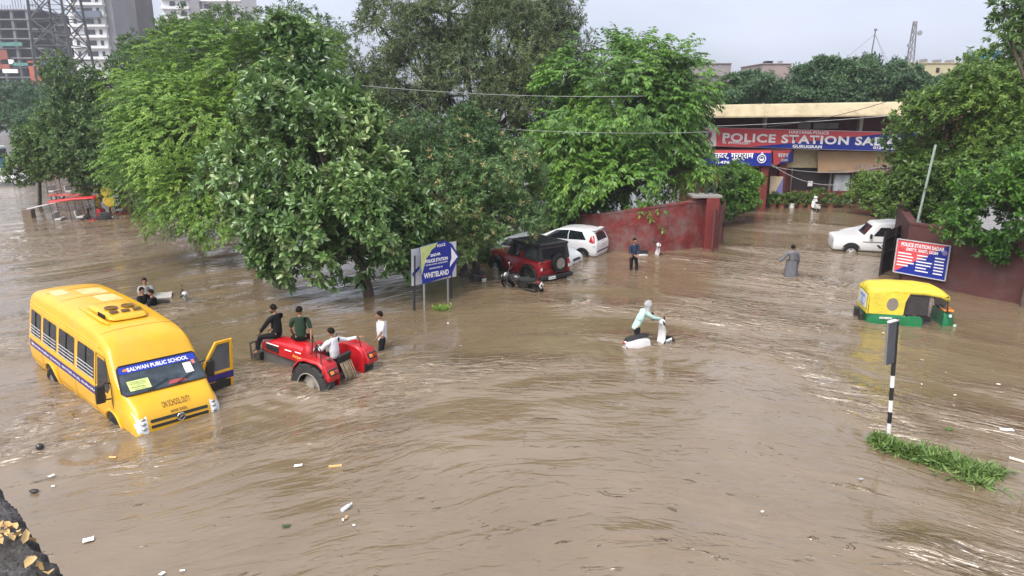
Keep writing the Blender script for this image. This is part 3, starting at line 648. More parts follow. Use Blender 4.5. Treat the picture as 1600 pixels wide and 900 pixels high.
for s in (-1, 1):
    hl = patch('headlight', [(s*.69, .66), (s*.90, .66), (s*.935, .86), (s*.91, 1.08), (s*.69, 1.0)], front3(0), conformer(body, (-1, 0, 0), .012), lampglass, bus, rings=4)
    for z in (.77, .87, .96):
        p = conformer(body, (-1, 0, 0), .02)([Vector((0, s*.77, z))])[0]; g = MB(); g.ell(p, (.02, .05, .04), 12, 8); g.build('bulb', chrome, hl)
    mir = MB(); mir.box((-1.02, s*1.22, 1.36), (.10, .19, .42)); mo = mir.build('mirror', black, bus, bevel=.03)
    ar = MB(); ar.tube([(-1.12, s*.98, 1.52), (-1.04, s*1.12, 1.60), (-1.02, s*1.2, 1.5)], .018, 6); ar.tube([(-1.12, s*.98, 1.16), (-1.03, s*1.2, 1.2)], .018, 6); ar.build('mirror_arm', black, mo)
bm_ = MB(); bm_.prism([(-.1, .32), (.09, .36), (.11, .50), (.07, .58), (-.1, .60)], -.84, .84, 'Y'); bm_.build('bumper', busyel, bus, bevel=.03)
# open passenger door (image right): hinged at the front edge, swung forward
dr = empty('door', (-1.02, .99, 0), (0, 0, math.radians(-84))); dr.parent = bus
dm = MB(); T = .035
prof = [(-.86, .45), (.0, .45), (.0, 1.22), (-.86, 1.22)]
dm.prism(prof, -T, T, 'Y'); dm.prism([(-.86, 1.22), (-.78, 1.22), (-.78, 1.98), (-.86, 1.98)], -T+.002, T-.002, 'Y'); dm.prism([(-.78, 1.9), (-.40, 1.9), (-.40, 1.98), (-.78, 1.98)], -T+.004, T-.004, 'Y')
dm.prism([(-.40, 1.98), (-.46, 1.92), (-.12, 1.42), (-.06, 1.22), (.0, 1.22), (-.06, 1.46)], -T+.006, T-.006, 'Y'); dm.build('door_panel', busyel, dr, bevel=.012)
dg_ = MB(); dg_.prism([(-.79, 1.2), (-.08, 1.2), (-.13, 1.42), (-.45, 1.91), (-.79, 1.91)], -.006, .006, 'Y'); dg_.build('door_glass', pm('tinted_glass', (.10, .11, .12), .08, spec=.6), dr)
db = MB(); db.box((-.43, 0, 1.07), (.85, T*2+.012, .18)); db.build('purple_band', buspurple, dr)
dh = MB(); dh.box((-.68, -T-.01, 1.12), (.15, .03, .04)); dh.box((-.5, T+.02, 1.0), (.25, .05, .05)); dh.build('door_handle', black, dr)
di = MB(); di.box((-.43, T+.01, .78), (.66, .02, .36)); di.build('door_trim', black, dr)
# roof: luggage-like air unit with two round vents, louvres, hatch, side moulding
ac = MB(); rings = []
for x, w_, h in ((-2.30, .36, 0.005), (-2.40, .45, .07), (-2.62, .50, .13), (-3.5, .50, .135), (-3.72, .48, .12), (-3.85, .40, .01)):
    rings.append([Vector((x, y*w_, 2.53+h*f_)) for y, f_ in ((-1, -.6), (-.97, .5), (-.88, .95), (0, 1.05), (.88, .95), (.97, .5), (1, -.6))])
ac.loft(rings, 0, True); aco = ac.build('air_conditioner', busyel, bus, ang=50, sub=1)
for y in (-.19, .19):
    g = MB(); g.lathe([(.135, .0), (.15, .015), (.15, .03), (.12, .03), (.115, .01)], n=22); 
    for k in range(5): g.box((0, -.09+.045*k, .02), (.24, .008, .012))
    g.build('roof_vent', pm('vent_brown', (.16, .09, .02), .6), aco, loc=(-2.95, y, 2.665))
for k in range(3):
    g = MB(); g.box((0, 0, 0), (.11, .19, .012)); g.build('air_inlet', pm('inlet_dark', (.09, .045, .01), .6), aco, loc=(-2.60+.0*k, -.26+.26*k, 2.675), rot=(0, math.radians(14), 0))
g = MB()
for k in range(6): g.box((-2.55-.07*k, -.485, 2.60), (.03, .03, .09))
g.build('louvre', black, aco)
g = MB(); g.tube([(-3.85, -.56, 2.56), (-3.1, -.58, 2.565), (-2.45, -.56, 2.54), (-2.25, -.5, 2.5)], [.03, .045, .045, .02], 8); g.build('roof_moulding', busyel, bus)
for x0, x1, y0, y1 in ((-5.6, -4.9, -.1, .5), (-4.7, -4.0, .0, .52), (-5.9, -5.3, -.62, -.3)):
    patch('glare_patch', rrect(x0, y0, x1, y1, .1), lambda a, b: Vector((a, b, 0)), ct, pm('roof_glare', (.76, .55, .22), .3, var=.25, scale=3, coat=.2), bus, rings=4)  # pale sky glare on the roof, painted as lighter patches
for s in (-1, 1): 
    g = MB(); g.box((-6.71, s*.86, 1.35), (.05, .09, .4)); g.build('tail_light', redlamp, bus, bevel=.01)

# ---------------------------------------------------------------- tractor
tred = pm('tractor_red', (.44, .008, .014), .34, coat=.35, var=.15, dirt=.22, dirtcol=(.33, .12, .08))
tr = thing('tractor', 'red tractor carrying three men through the flood', 'tractor', (-4.72, 16.95, -.72), (0, math.radians(-4), math.radians(150)))
# x forward from the rear axle, y left
hood = MB(); rings = []
for x, w_, z0, z1 in ((.78, .30, .94, 1.32), (.95, .305, .92, 1.36), (1.5, .285, .90, 1.32), (2.0, .26, .90, 1.27), (2.32, .24, .90, 1.20), (2.42, .21, .92, 1.12)):
    rings.append([Vector((x, y*w_, z0+(z1-z0)*f_)) for y, f_ in ((-1, 0), (-1.0, .62), (-.9, .88), (-.6, .99), (0, 1.03), (.6, .99), (.9, .88), (1.0, .62), (1, 0))])
hood.loft(rings); ho = hood.build('bonnet', tred, tr, ang=50)
for s in (-1, 1):
    g = MB(); g.box((1.95, s*.265, 1.04), (.5, .03, .17), rotm('Z', -s*.045)); g.build('side_grille', black, ho)
    g = MB()
    for a, b_ in (((1.2, s*.304, 1.15), (1.45, s*.292, 1.14)), ((1.7, s*.280, 1.16), (2.2, s*.252, 1.14)), ((.84, s*.308, 1.18), (1.05, s*.31, 1.18))): g.bar(a, b_, .012, .028)
    g.build('decal_stripe', white_ink, ho)
    text_obj('lettering', 'ARJUN', pm('gold_ink', (.7, .42, .1), .4), (1.18 if s < 0 else .82, s*.342, 1.0) if s < 0 else (1.2, .342, 1.0), (-1 if s > 0 else 1, 0, 0), (0, 0, 1), width=.34, height=.09, parent=ho, bold=.03, off=.004) if False else None
    g = MB(); g.box((2.40, s*.15, 1.02), (.05, .12, .10)); g.build('headlight', lampglass, ho, bevel=.015)
g = MB(); g.box((2.42, 0, .90), (.04, .38, .12)); g.build('front_grille', black, ho)
g = MB(); g.box((1.55, 0, .62), (1.75, .34, .42)); g.box((.4, 0, .62), (1.2, .42, .40)); g.box((-.15, 0, .62), (.5, .5, .5)); g.build('chassis', pm('chassis_grey', (.09, .085, .08), .7, var=.3), tr, bevel=.02)
g = MB(); g.tube([(2.72, -.32, .55), (2.78, -.32, 1.0), (2.78, .32, 1.0), (2.72, .32, .55)], .03, 8); g.tube([(2.78, -.1, .6), (2.78, -.1, 1.0)], .02, 6); g.tube([(2.78, .12, .6), (2.78, .12, 1.0)], .02, 6); g.box((2.62, 0, .66), (.25, .5, .22)); g.build('front_guard', pm('guard_dark', (.05, .045, .045), .5), tr)
# dashboard cowl, steering wheel, seat
g = MB(); rings = []
for x, w_, z1 in ((.48, .22, 1.12), (.56, .28, 1.36), (.68, .31, 1.44), (.79, .325, 1.36)): rings.append([Vector((x, y*w_, .74+(z1-.74)*f_)) for y, f_ in ((-1, 0), (-1, .8), (-.8, 1), (.8, 1), (1, .8), (1, 0))])
g.loft(rings); g.build('dashboard', tred, tr, ang=40)
g = MB(); g.box((.53, 0, 1.31), (.04, .34, .16), rotm('Y', -.5)); g.build('instrument_panel', pm('dial_grey', (.3, .32, .33), .3, var=.5, scale=14), tr)
sw = MB(); sw.torus((0, 0, 0), .20, .017, 'Z', 26, 8)
for a in (0, 2.1, 4.2): sw.bar((0, 0, -.03), (.19*math.cos(a), .19*math.sin(a), 0), .025, .015)
sw.tube([(0, 0, 0), (0, 0, -.35)], .022, 6); sw.build('steering_wheel', black, tr, loc=(.36, 0, 1.46), rot=(0, math.radians(28), 0))
g = MB(); g.box((-.12, 0, 1.02), (.44, .46, .1)); g.box((-.36, 0, 1.22), (.09, .44, .40), rotm('Y', -.2)); g.box((-.12, .26, 1.14), (.3, .05, .06)); g.box((-.12, -.26, 1.14), (.3, .05, .06)); g.build('seat', pm('seat_vinyl', (.018, .018, .02), .45), tr, bevel=.03)
# fenders: curved red sheets beside the seat with lamp housings at the back
for s in (-1, 1):
    fb = MB(); out = []; inn = []
    pr = [(.55, .98), (.50, 1.16), (.30, 1.36), (.10, 1.43), (-.35, 1.43), (-.52, 1.34), (-.66, 1.02)]
    y0, y1 = s*.46, s*.92
    rings = [[Vector((a, y, b)) for a, b in pr] for y in (y0, (y0+y1)/2, y1-s*.05, y1)]
    rings[-1] = [Vector((a*.98, y1, b-.05)) for a, b in pr]
    fb.loft(rings, 0, cap=False, closed=False)
    fb.prism([(.56, .80), (.55, .98), (.50, 1.16), (.30, 1.36), (.10, 1.43), (-.35, 1.43), (-.52, 1.34), (-.66, 1.02), (-.64, .72), (0, .70)], y0-s*.02, y0, 'Y')
    fo_ = fb.build('fender', tred, tr, ang=40); so = fo_.modifiers.new('solid', 'SOLIDIFY'); so.thickness = .02
    g = MB(); g.prism([(-.50, 1.37), (-.66, 1.02), (-.74, 1.00), (-.74, 1.12), (-.56, 1.40)], y0+s*.06, y1-s*.02, 'Y'); hp = g.build('lamp_housing', tred, fo_, bevel=.02)
    g = MB(); g.box((-.70, (y0+y1)/2+s*.02, 1.22), (.05, .30, .17), rotm('Y', .42)); lh = g.build('lamp_bezel', black, hp, bevel=.02)
    for dy, mt in ((-.08, redlamp), (.07, orange)):
        g = MB(); g.box((-.725, (y0+y1)/2+s*.02+dy, 1.225), (.03, .11, .09), rotm('Y', .42)); g.build('tail_light', mt, lh, bevel=.01)
    g = MB(); g.tube([(.42, s*.52, 1.22), (.38, s*.52, 1.62), (-.34, s*.60, 1.66), (-.40, s*.60, 1.42)] if s < 0 else [(.25, s*.50, 1.38), (.20, s*.5, 1.78), (-.42, s*.86, 1.80), (-.44, s*.86, 1.42)], .014, 6)
    if s > 0: g.tube([(.1, .88, 1.40), (-.45, .52, 1.42)], .02, 6); g.tube([(-.1, .68, 1.42), (-.1, .69, 1.79)], .012, 6)
    g.build('hand_rail', black, fo_)
    # rear wheel with bar lugs
    wl = empty('rear_wheel', (0, s*.72, .66)); wl.parent = tr
    t_ = MB(); R_, w_ = .66, .36
    t_.lathe([(R_*.56, -w_*.42), (R_*.86, -w_*.5), (R_*.95, -w_*.42), (R_*.97, 0), (R_*.95, w_*.42), (R_*.86, w_*.5), (R_*.56, w_*.42)], axis='Y', n=36, cap=False)
    for k in range(20):
        a = 2*math.pi*k/20; sd_ = 1 if k % 2 else -1
        p0 = Vector((R_*1.0*math.cos(a), 0, R_*1.0*math.sin(a))); p1 = Vector((R_*.96*math.cos(a+.22), sd_*w_*.5, R_*.96*math.sin(a+.22)))
        t_.bar(p0*.985, p1*.985, .05, .075)
    t_.build('tyre', pm('tractor_tyre', (.03, .03, .032), .45, var=.4, scale=10, dirt=.2), wl)
    g = MB(); g.lathe([(R_*.60, -w_*.40), (R_*.50, -w_*.3), (R_*.46, 0), (R_*.22, s*.02), (R_*.2, s*w_*.3)], axis='Y', n=26); g.torus((0, s*w_*.41, 0), R_*.57, .018, 'Y', 30, 6); g.build('rim', pm('rim_cream', (.30, .28, .24), .5, dirt=.3), wl)
    wheel(tr, (2.0, s*.56, .10), .36, .2, pm('rim_cream', (.6, .6, .6), .4), side=s)
g = MB()
for k in range(11):
    rg_ = random.Random(k); x = -.50-.05*rg_.random(); y = -.18+.036*k+.02*rg_.random()
    g.tube([(x+.1, y, 1.20), (x-.02, y+.03, 1.05), (x-.08, y-.02, .85), (x-.04, y+.04, .62), (x, y+.02, .45)], .016, 5)
g.build('rope_bundle', pm('rope', (.28, .22, .14), .9, var=.3, scale=30), tr)
text_obj('lettering', 'ARJUN', pm('gold_ink', (.7, .42, .1), .4), (.84, .343, .985), (1, 0, 0), (0, 0, 1), width=.01, height=.01, parent=ho) if False else None
t_ = text_obj('lettering', 'Arjun', pm('gold_ink', (.8, .45, .1), .4), (1.15, .314, .99), (-1, 0, 0), (0, 0, 1), width=.34, height=.11, parent=ho, bold=.03)

# ---------------------------------------------------------------- cars
def bumper_lip(pts, r, name, mat, parent): g = MB(); g.tube(pts, r, 7); return g.build(name, mat, parent)

# white hatchback seen from behind
def st(x, zb, zl, zt, w=1, tw=.8, wb=.82): return (x, zb, zl, zt, wb*w, .86*w, .86*w*tw)
hb = thing('parked_car', 'white hatchback parked tail out against the curved red wall', 'car', (4.30, 31.95, -.25), (0, 0, math.radians(151)))
# x forward from the tail
hbody = shell('body', [st(0.0, .42, .78, .86, .86, .9), st(.06, .26, .86, .96, .93, .86), st(.14, .2, .94, 1.22, .96, .80), st(.34, .2, .96, 1.44, .98, .78), st(.7, .2, .96, 1.51, 1, .79), st(1.4, .2, .94, 1.53, 1, .8), st(2.0, .2, .92, 1.49, 1, .8), st(2.6, .2, .92, 1.22, 1, .82), st(3.05, .2, .90, .98, .99, .88), st(3.4, .2, .84, .92, .97, .86), st(3.72, .24, .72, .80, .9, .8), st(3.8, .32, .55, .62, .78, .8)], white_paint, hb, sub=2)
hc = {s: conformer(hbody, (0, -s, 0), .006) for s in (1, -1)}; hr = conformer(hbody, (1, 0, -.15), .006); hr2 = conformer(hbody, (1, 0, -.15), .012); hfr = conformer(hbody, (-1, 0, 0), .006)
for s in (-1, 1):
    patch('side_window', [(.55, 1.03), (1.55, 1.0), (2.75, .98), (2.1, 1.37), (1.4, 1.42), (.8, 1.38)], side3(0), hc[s], glass, hb)
    g = MB(); P = hc[s]([Vector((1.45, 0, 1.0)), Vector((1.47, 0, 1.2)), Vector((1.43, 0, 1.43))]); g.tube(P, .022, 5); g.build('door_pillar', white_paint, hb)
    tl = patch('tail_light', [(.08, .84), (.40, .96), (.36, 1.18), (.22, 1.38), (.16, 1.12)], side3(0), hc[s], redlamp, hb, rings=4)
    g = MB(); p = hc[s]([Vector((.14, 0, .80))])[0]; g.ell(p, (.07, .02, .08), 10, 6); g.build('reversing_lamp', lampglass, hb)
    for x in (.72, 3.05):
        arc = [(x+.37*math.cos(a), .3+.37*math.sin(a)) for a in np.linspace(0, math.pi, 12)]+[(x-.37, .22), (x+.37, .22)]
        patch('wheel_arch', arc, side3(0), hc[s], black, hb, rings=3); wheel(hb, (x, s*.78, .30), .30, .19, side=s)
    for x in (1.62, 2.45): g = MB(); p = hc[s]([Vector((x, 0, .84))])[0]; g.box(p, (.17, .03, .03)); g.build('door_handle', white_paint, hb)
    g = MB(); P = hc[s]([Vector((1.46, 0, z)) for z in (.28, .5, .75, .95)]); g.tube(P, .005, 4); P = hc[s]([Vector((2.62, 0, z)) for z in (.28, .5, .75, .93)]); g.tube(P, .005, 4); g.build('door_seam', black, hb)
patch('rear_window', [(-.56, 1.0), (.56, 1.0), (.50, 1.36), (-.50, 1.36)], front3(0), hr, glass, hb)
patch('front_windscreen', [(-.62, 1.02), (.62, 1.02), (.52, 1.42), (-.52, 1.42)], front3(0), hfr, glass, hb)
p = hr2([Vector((0, 0, .80))])[0]; plate(hb, p, (0, -1, 0), (0, 0, 1), 'HR 26 CL 4471')
g = MB(); P = hr2([Vector((0, y, .52)) for y in np.linspace(-.7, .7, 7)]); g.tube(P, .03, 6); g.build('bumper_trim', black, hb)
g = MB(); g.box((.30, 0, 1.47), (.22, 1.1, .03), rotm('Y', -.15)); g.build('roof_spoiler', white_paint, hb, bevel=.012)
g = MB(); P = hr2([Vector((0, y, .95)) for y in (-.12, 0, .12)]); g.tube(P, .012, 6); g.build('tailgate_handle', chrome, hb)

# silver sedan nose towards us between the other two
sd_ = thing('parked_car', 'pale silver car squeezed nose out between the red off-roader and the white hatchback', 'car', (2.85, 30.15, -.42), (0, 0, math.radians(-31)))
sbody = shell('body', [st(0.05, .34, .5, .62, .8, .8), st(-.02, .22, .62, .72, .9, .8), st(-.2, .2, .74, .82, .96, .84), st(-.6, .2, .84, .93, 1, .86), st(-1.05, .2, .92, 1.0, 1, .88), st(-1.5, .2, .95, 1.28, 1, .82), st(-1.95, .2, .95, 1.48, 1, .78), st(-2.6, .2, .95, 1.52, 1, .78), st(-3.2, .2, .95, 1.46, 1, .78), st(-3.8, .2, .98, 1.12, .98, .84), st(-4.1, .25, .9, 1.02, .94, .82), st(-4.2, .4, .8, .9, .85, .8)], silver_paint, sd_, sub=2)
sc_ = {s: conformer(sbody, (0, -s, 0), .006) for s in (1, -1)}; sf = conformer(sbody, (-1, 0, 0), .006); sf0 = conformer(sbody, (-1, 0, 0), .008)
patch('windscreen', [(-.66, 1.04), (.66, 1.04), (.54, 1.42), (-.54, 1.42)], front3(0), sf, glass, sd_)
patch('grille', rrect(-.36, .54, .36, .66, .05), front3(0), sf0, black, sd_, rings=3); patch('lower_grille', rrect(-.42, .36, .42, .46, .04), front3(0), sf0, black, sd_, rings=3)
for s in (-1, 1):
    patch('headlight', [(s*.44, .60), (s*.76, .66), (s*.80, .78), (s*.5, .70)], front3(0), sf0, lampglass, sd_, rings=3)
    patch('side_window', [(-1.35, 1.02), (-3.5, 1.04), (-3.1, 1.38), (-2.0, 1.40)], side3(0), sc_[s], glass, sd_)
    for x in (-.75, -3.3):
        arc = [(x+.36*math.cos(a), .3+.36*math.sin(a)) for a in np.linspace(0, math.pi, 12)]+[(x-.36, .22), (x+.36, .22)]
        patch('wheel_arch', arc, side3(0), sc_[s], black, sd_, rings=3); wheel(sd_, (x, s*.78, .30), .30, .19, side=s)
    g = MB(); g.box((-1.35, s*.95, 1.02), (.12, .2, .13)); g.build('wing_mirror', silver_paint, sd_, bevel=.03)
p = sf0([Vector((0, 0, .50))])[0]; plate(sd_, p+Vector((.015, 0, 0)), (0, 1, 0), (0, 0, 1), 'DL 8C AB 3310')

# red off-roader with black hard top
jred = pm('offroader_red', (.26, .006, .012), .25, coat=.5, var=.08, dirt=.1)
jv = thing('parked_car', 'dark red off-roader with a black hard top and a spare wheel on its tail', 'car', (1.72, 27.2, -.34), (0, 0, math.radians(127)))
def bx(x, zb, zt, w, tw): return (x, zb, zb+(zt-zb)*.6, zt, w, w+.01, w*tw)
jb = MB(); rings = []
for x, w_, z0, z1 in ((0, .80, .50, 1.12), (.04, .83, .42, 1.15), (1.9, .84, .42, 1.15), (2.3, .80, .45, 1.13), (3.45, .64, .5, 1.08), (3.5, .6, .55, 1.0)):
    rings.append([Vector((x, y*w_, z0+(z1-z0)*f_)) for y, f_ in ((-.96, 0), (-1, .1), (-1, .85), (-.95, .98), (0, 1.02), (.95, .98), (1, .85), (1, .1), (.96, 0))])
jb.loft(rings); jbo = jb.build('body', jred, jv, ang=35, bevel=.01)
tp = MB(); rings = []
for z, w_, xa, xb in ((1.155, .82, .02, 2.15), (1.45, .77, .05, 1.95), (1.70, .73, .08, 1.80), (1.74, .74, .05, 1.84)):
    rings.append([Vector((xa, -w_, z)), Vector((xb, -w_, z)), Vector((xb, w_, z)), Vector((xa, w_, z))])
rings += [[Vector((.04, -.75, 1.745)), Vector((1.86, -.75, 1.745)), Vector((1.86, .75, 1.745)), Vector((.04, .75, 1.745))], [Vector((.03, -.75, 1.79)), Vector((1.86, -.75, 1.79)), Vector((1.86, .75, 1.79)), Vector((.03, .75, 1.79))], [Vector((.1, -.68, 1.84)), Vector((1.8, -.68, 1.84)), Vector((1.8, .68, 1.84)), Vector((.1, .68, 1.84))]]
tp.loft(rings); htop = tp.build('hard_top', pm('hardtop_black', (.022, .022, .024), .45), jv, ang=30)
g = MB()
for y in (-.5, -.25, 0, .25, .5): g.box((.95, y, 1.85), (1.5, .05, .025))
g.build('roof_rib', pm('hardtop_black', (.03, .03, .03), .5), htop)
cj = {s: conformer(htop, (0, -s, 0), .008) for s in (1, -1)}; cjb = {s: conformer(jbo, (0, -s, 0), .012) for s in (1, -1)}
crj = conformer(htop, (1, 0, 0), .008)
for s in (-1, 1):
    patch('quarter_window', rrect(.16, 1.27, .98, 1.64, .05), side3(0), cj[s], pm('jeep_glass', (.03, .035, .04), .1, spec=.6), jv); 
    g = MB(); g.box((1.10, s*.83, 1.30), (.14, .05, .32)); g.build('door_post', jred, jv)
    patch('door_window', rrect(1.20, 1.2, 1.78, 1.64, .05), side3(0), cj[s], glass, jv)
    tl = MB(); tl.box((-.02, s*.72, .86), (.06, .15, .30)); to = tl.build('tail_light', redlamp, jv, bevel=.015)
    g = MB(); g.box((-.055, s*.72, .84), (.02, .07, .12)); g.build('reversing_lamp', lampglass, to)
    for x in (.62, 2.85):
        arc = [(x+.50*math.cos(a), .42+.5*math.sin(a)) for a in np.linspace(0, math.pi, 12)]+[(x-.5, .44), (x+.5, .44)]
        g = MB(); pts = [(x+.52*math.cos(a), s*.87, .42+.50*math.sin(a)) for a in np.linspace(0, math.pi, 12)]; g.tube(pts, [.06]*12, 6); g.build('wheel_flare', black, jv)
        patch('wheel_arch', arc, side3(0), cjb[s], black, jv, rings=3); wheel(jv, (x, s*.80, .38), .38, .24, side=s)
patch('rear_window', rrect(-.60, 1.24, .60, 1.62, .05), front3(0), crj, glass, jv)
sw_ = wheel(jv, (-.14, -.12, 1.02), .37, .23, side=-1, spokes=6); sw_.name = 'spare_wheel'; sw_.rotation_euler = (0, 0, math.pi/2*1)
sw_.rotation_euler = (0, 0, -math.pi/2)
g = MB(); g.box((-.10, 0, .50), (.2, 1.66, .16)); g.box((-.06, 0, .40), (.14, 1.2, .1)); g.build('rear_bumper', black, jv, bevel=.03)
plate(jv, (-.21, .30, .48), (0, -1, 0), (0, 0, 1), 'HR 26 FB 0912', .36, .12)
g = MB(); g.box((-.01, 0, .80), (.03, 1.2, .012)); g.box((-.012, .66, 1.0), (.02, .012, .3)); g.build('tailgate_seam', black, jv)

# white utility vehicle behind the gate
ut = thing('parked_car', 'boxy white utility vehicle half hidden by the dark gate on the right', 'car', (15.85, 33.65, -.42), (0, 0, math.radians(165)))
def su(x, zb, zl, zt, w=1, tw=.86): return (x, zb, zl, zt, .80*w, .83*w, .83*w*tw)
ub = shell('body', [su(0.10, .5, .80, .98, .93, .93), su(0.07, .42, .92, 1.06, .97, .93), su(0.0, .4, .98, 1.10, .98, .93), su(-.2, .4, 1.0, 1.13, .99, .93), su(-1.0, .4, 1.04, 1.17, 1, .93), su(-1.20, .4, 1.06, 1.19, 1, .92), su(-1.26, .4, 1.08, 1.21, 1, .92), su(-1.62, .4, 1.1, 1.74, 1, .87), su(-1.67, .4, 1.1, 1.80, 1, .87), su(-1.85, .4, 1.1, 1.84, 1, .87), su(-3.0, .4, 1.1, 1.86, 1, .87), su(-4.24, .4, 1.1, 1.84, 1, .87), su(-4.3, .4, 1.08, 1.80, 1, .87)], pm('utility_white', (.72, .73, .74), .3, coat=.4, var=.04, dirt=.15), ut, sub=1)
uc = {s: conformer(ub, (0, -s, 0), .006) for s in (1, -1)}; uf = conformer(ub, (-1, 0, 0), .006)
patch('windscreen', [(-.66, 1.22), (.66, 1.22), (.6, 1.66), (-.6, 1.66)], front3(0), uf, glass, ut)
for s in (-1, 1):
    patch('door_window', [(-1.62, 1.2), (-2.35, 1.2), (-2.35, 1.62), (-1.92, 1.62)], side3(0), uc[s], glass, ut); patch('rear_door_window', rrect(-3.2, 1.2, -2.45, 1.62, .04), side3(0), uc[s], glass, ut); patch('quarter_window', rrect(-4.1, 1.2, -3.3, 1.62, .04), side3(0), uc[s], glass, ut)
    for x in (-.72, -3.4):
        arc = [(x+.44*math.cos(a), .42+.44*math.sin(a)) for a in np.linspace(0, math.pi, 12)]+[(x-.44, .42), (x+.44, .42)]
        patch('wheel_arch', arc, side3(0), uc[s], black, ut, rings=3); wheel(ut, (x, s*.76, .36), .36, .2, pm('rim_white', (.6, .6, .6), .4), side=s)
    g = MB(); P = uc[s]([Vector((x, 0, .92)) for x in np.linspace(-4.1, -1.2, 8)]); g.tube(P, .016, 5); g.build('side_strip', black, ut)
    g = MB(); g.box((-1.5, s*.96, 1.22), (.1, .18, .2)); g.build('wing_mirror', black, ut, bevel=.03)
    patch('headlight', rrect(-.70, .82, -.52, .96, .03) if s < 0 else rrect(.52, .82, .70, .96, .03), front3(0), conformer(ub, (-1, 0, 0), .01), lampglass, ut, rings=3)
    for x0 in (-2.05, -1.85): patch('decal', [(x0-.25, .62), (x0-.1, .62), (x0+.05, .78), (x0-.05, .8)], side3(0), uc[s], inkb, ut, rings=2)
u2 = thing('parked_car', 'white car barely showing behind the boxy utility vehicle', 'car', (17.3, 36.0, -.40), (0, 0, math.radians(165)))
shell('body', [st(0.05, .34, .5, .62, .8, .8), st(-.02, .22, .62, .72, .9, .8), st(-.2, .2, .74, .82, .96, .84), st(-.6, .2, .84, .93, 1, .86), st(-1.05, .2, .92, 1.0, 1, .88), st(-1.5, .2, .95, 1.28, 1, .82), st(-1.95, .2, .95, 1.48, 1, .78), st(-2.6, .2, .95, 1.52, 1, .78), st(-3.2, .2, .95, 1.46, 1, .78), st(-3.8, .2, .98, 1.12, .98, .84), st(-4.1, .25, .9, 1.02, .94, .82), st(-4.2, .4, .8, .9, .85, .8)], white_paint, u2, sub=1)

# ---------------------------------------------------------------- auto rickshaw
rk = thing('auto_rickshaw', 'green auto rickshaw with a yellow hood stalled in deep water', 'rickshaw', (14.28, 21.35, -.55), (0, 0, math.radians(-13)), 1.0)
# x forward, origin under the nose; body from x=-2.75 to 0
rgn = pm('rickshaw_green', (.008, .16, .055), .35, coat=.3, dirt=.15); ryl = pm('rickshaw_canvas', (.62, .50, .045), .6, var=.18, scale=2.2, bump=1.0, dirt=.3, dirtcol=(.4, .32, .1))
g = MB(); rings = []
for x, w_, z0, z1 in ((-2.72, .52, .42, .86), (-2.6, .62, .36, .92), (-1.75, .66, .34, .90), (-1.60, .66, .34, .86)):
    rings.append([Vector((x, y*w_, z0+(z1-z0)*f_)) for y, f_ in ((-.94, 0), (-1, .15), (-1, .9), (-.94, 1), (.94, 1), (1, .9), (1, .15), (.94, 0))])
g.loft(rings); g.build('rear_body', rgn, rk, bevel=.02)
g = MB(); g.box((-1.0, 0, .40), (1.3, 1.2, .08)); g.build('floor', rgn, rk)
g = MB(); rings = []
for x, w_, z0, z1 in ((-.02, .14, .42, .62), (-.10, .26, .36, .86), (-.26, .40, .36, 1.0), (-.42, .52, .36, 1.02), (-.5, .55, .36, 1.02)):
    rings.append([Vector((x, y*w_, z0+(z1-z0)*f_)) for y, f_ in ((-1, 0), (-1, .8), (-.85, .97), (0, 1.03), (.85, .97), (1, .8), (1, 0))])
g.loft(rings); nose = g.build('nose', rgn, rk, ang=50)
for s in (-1, 1):
    g = MB(); g.prism(rrect(-1.62, .42, -1.12, .86, .12), s*.60, s*.66, 'Y'); g.build('side_panel', rgn, rk)
    g = MB(); g.ell((-.30, s*.50, .90), (.05, .06, .06)); g.build('headlight', lampglass, nose)
g = MB(); g.box((-.36, -.2, 1.07), (.3, .6, .07)); g.build('cowl_band', orange, nose, bevel=.02)
# canvas hood: side outline
hd = MB(); rings = []
for x, zt in ((-2.78, 1.50), (-2.70, 1.66), (-2.55, 1.73), (-2.0, 1.78), (-1.2, 1.78), (-.7, 1.72), (-.42, 1.58)):
    w_ = .64 if x > -2.75 else .58
    rings.append([Vector((x, y*w_, zt-d_)) for y, d_ in ((-1, .20), (-.97, .10), (-.85, .02), (-.4, 0), (0, -.02), (.4, 0), (.85, .02), (.97, .10), (1, .20))])
hd.loft(rings, cap=False, closed=False); ho_ = hd.build('hood', ryl, rk, ang=50); so = ho_.modifiers.new('s', 'SOLIDIFY'); so.thickness = .03
for s in (-1, 1):
    g = MB(); g.prism([(-2.72, .88), (-1.70, .88), (-1.68, 1.3), (-1.58, 1.60), (-2.74, 1.58)], s*.62, s*.645, 'Y'); sp = g.build('hood_side', ryl, rk)
    g = MB(); g.prism([(-2.05+.17*math.cos(a), 1.22+.21*math.sin(a)) for a in np.linspace(0, 6.28, 17)[:-1]], s*.648, s*.655, 'Y'); g.build('side_window', pm('plastic_window', (.2, .18, .15), .3), sp)
    g = MB(); g.prism([(-1.70, .9), (-1.66, 1.3), (-1.55, 1.56), (-.98, 1.58), (-1.0, 1.3), (-.98, .92)], s*.60, s*.612, 'Y'); g.build('side_curtain', pm('curtain_dark', (.035, .03, .03), .8, var=.4, scale=5, bump=.5), rk) if s < 0 else None
    g = MB(); g.tube([(-.42, s*.56, 1.0), (-.48, s*.6, 1.56)], .022, 6); g.tube([(-1.68, s*.62, .88), (-1.62, s*.62, 1.6)], .022, 6); g.tube([(-.5, s*.61, 1.52), (-1.6, s*.62, 1.56)], .02, 6); g.build('frame', black, rk)
    wheel(rk, (-2.15, s*.56, .25), .25, .12, side=s)
g = MB(); g.prism([(-.62, .86), (.62, .86), (.60, 1.55), (-.60, 1.55)], -2.77, -2.74, 'X'); rp = g.build('rear_panel', ryl, rk)
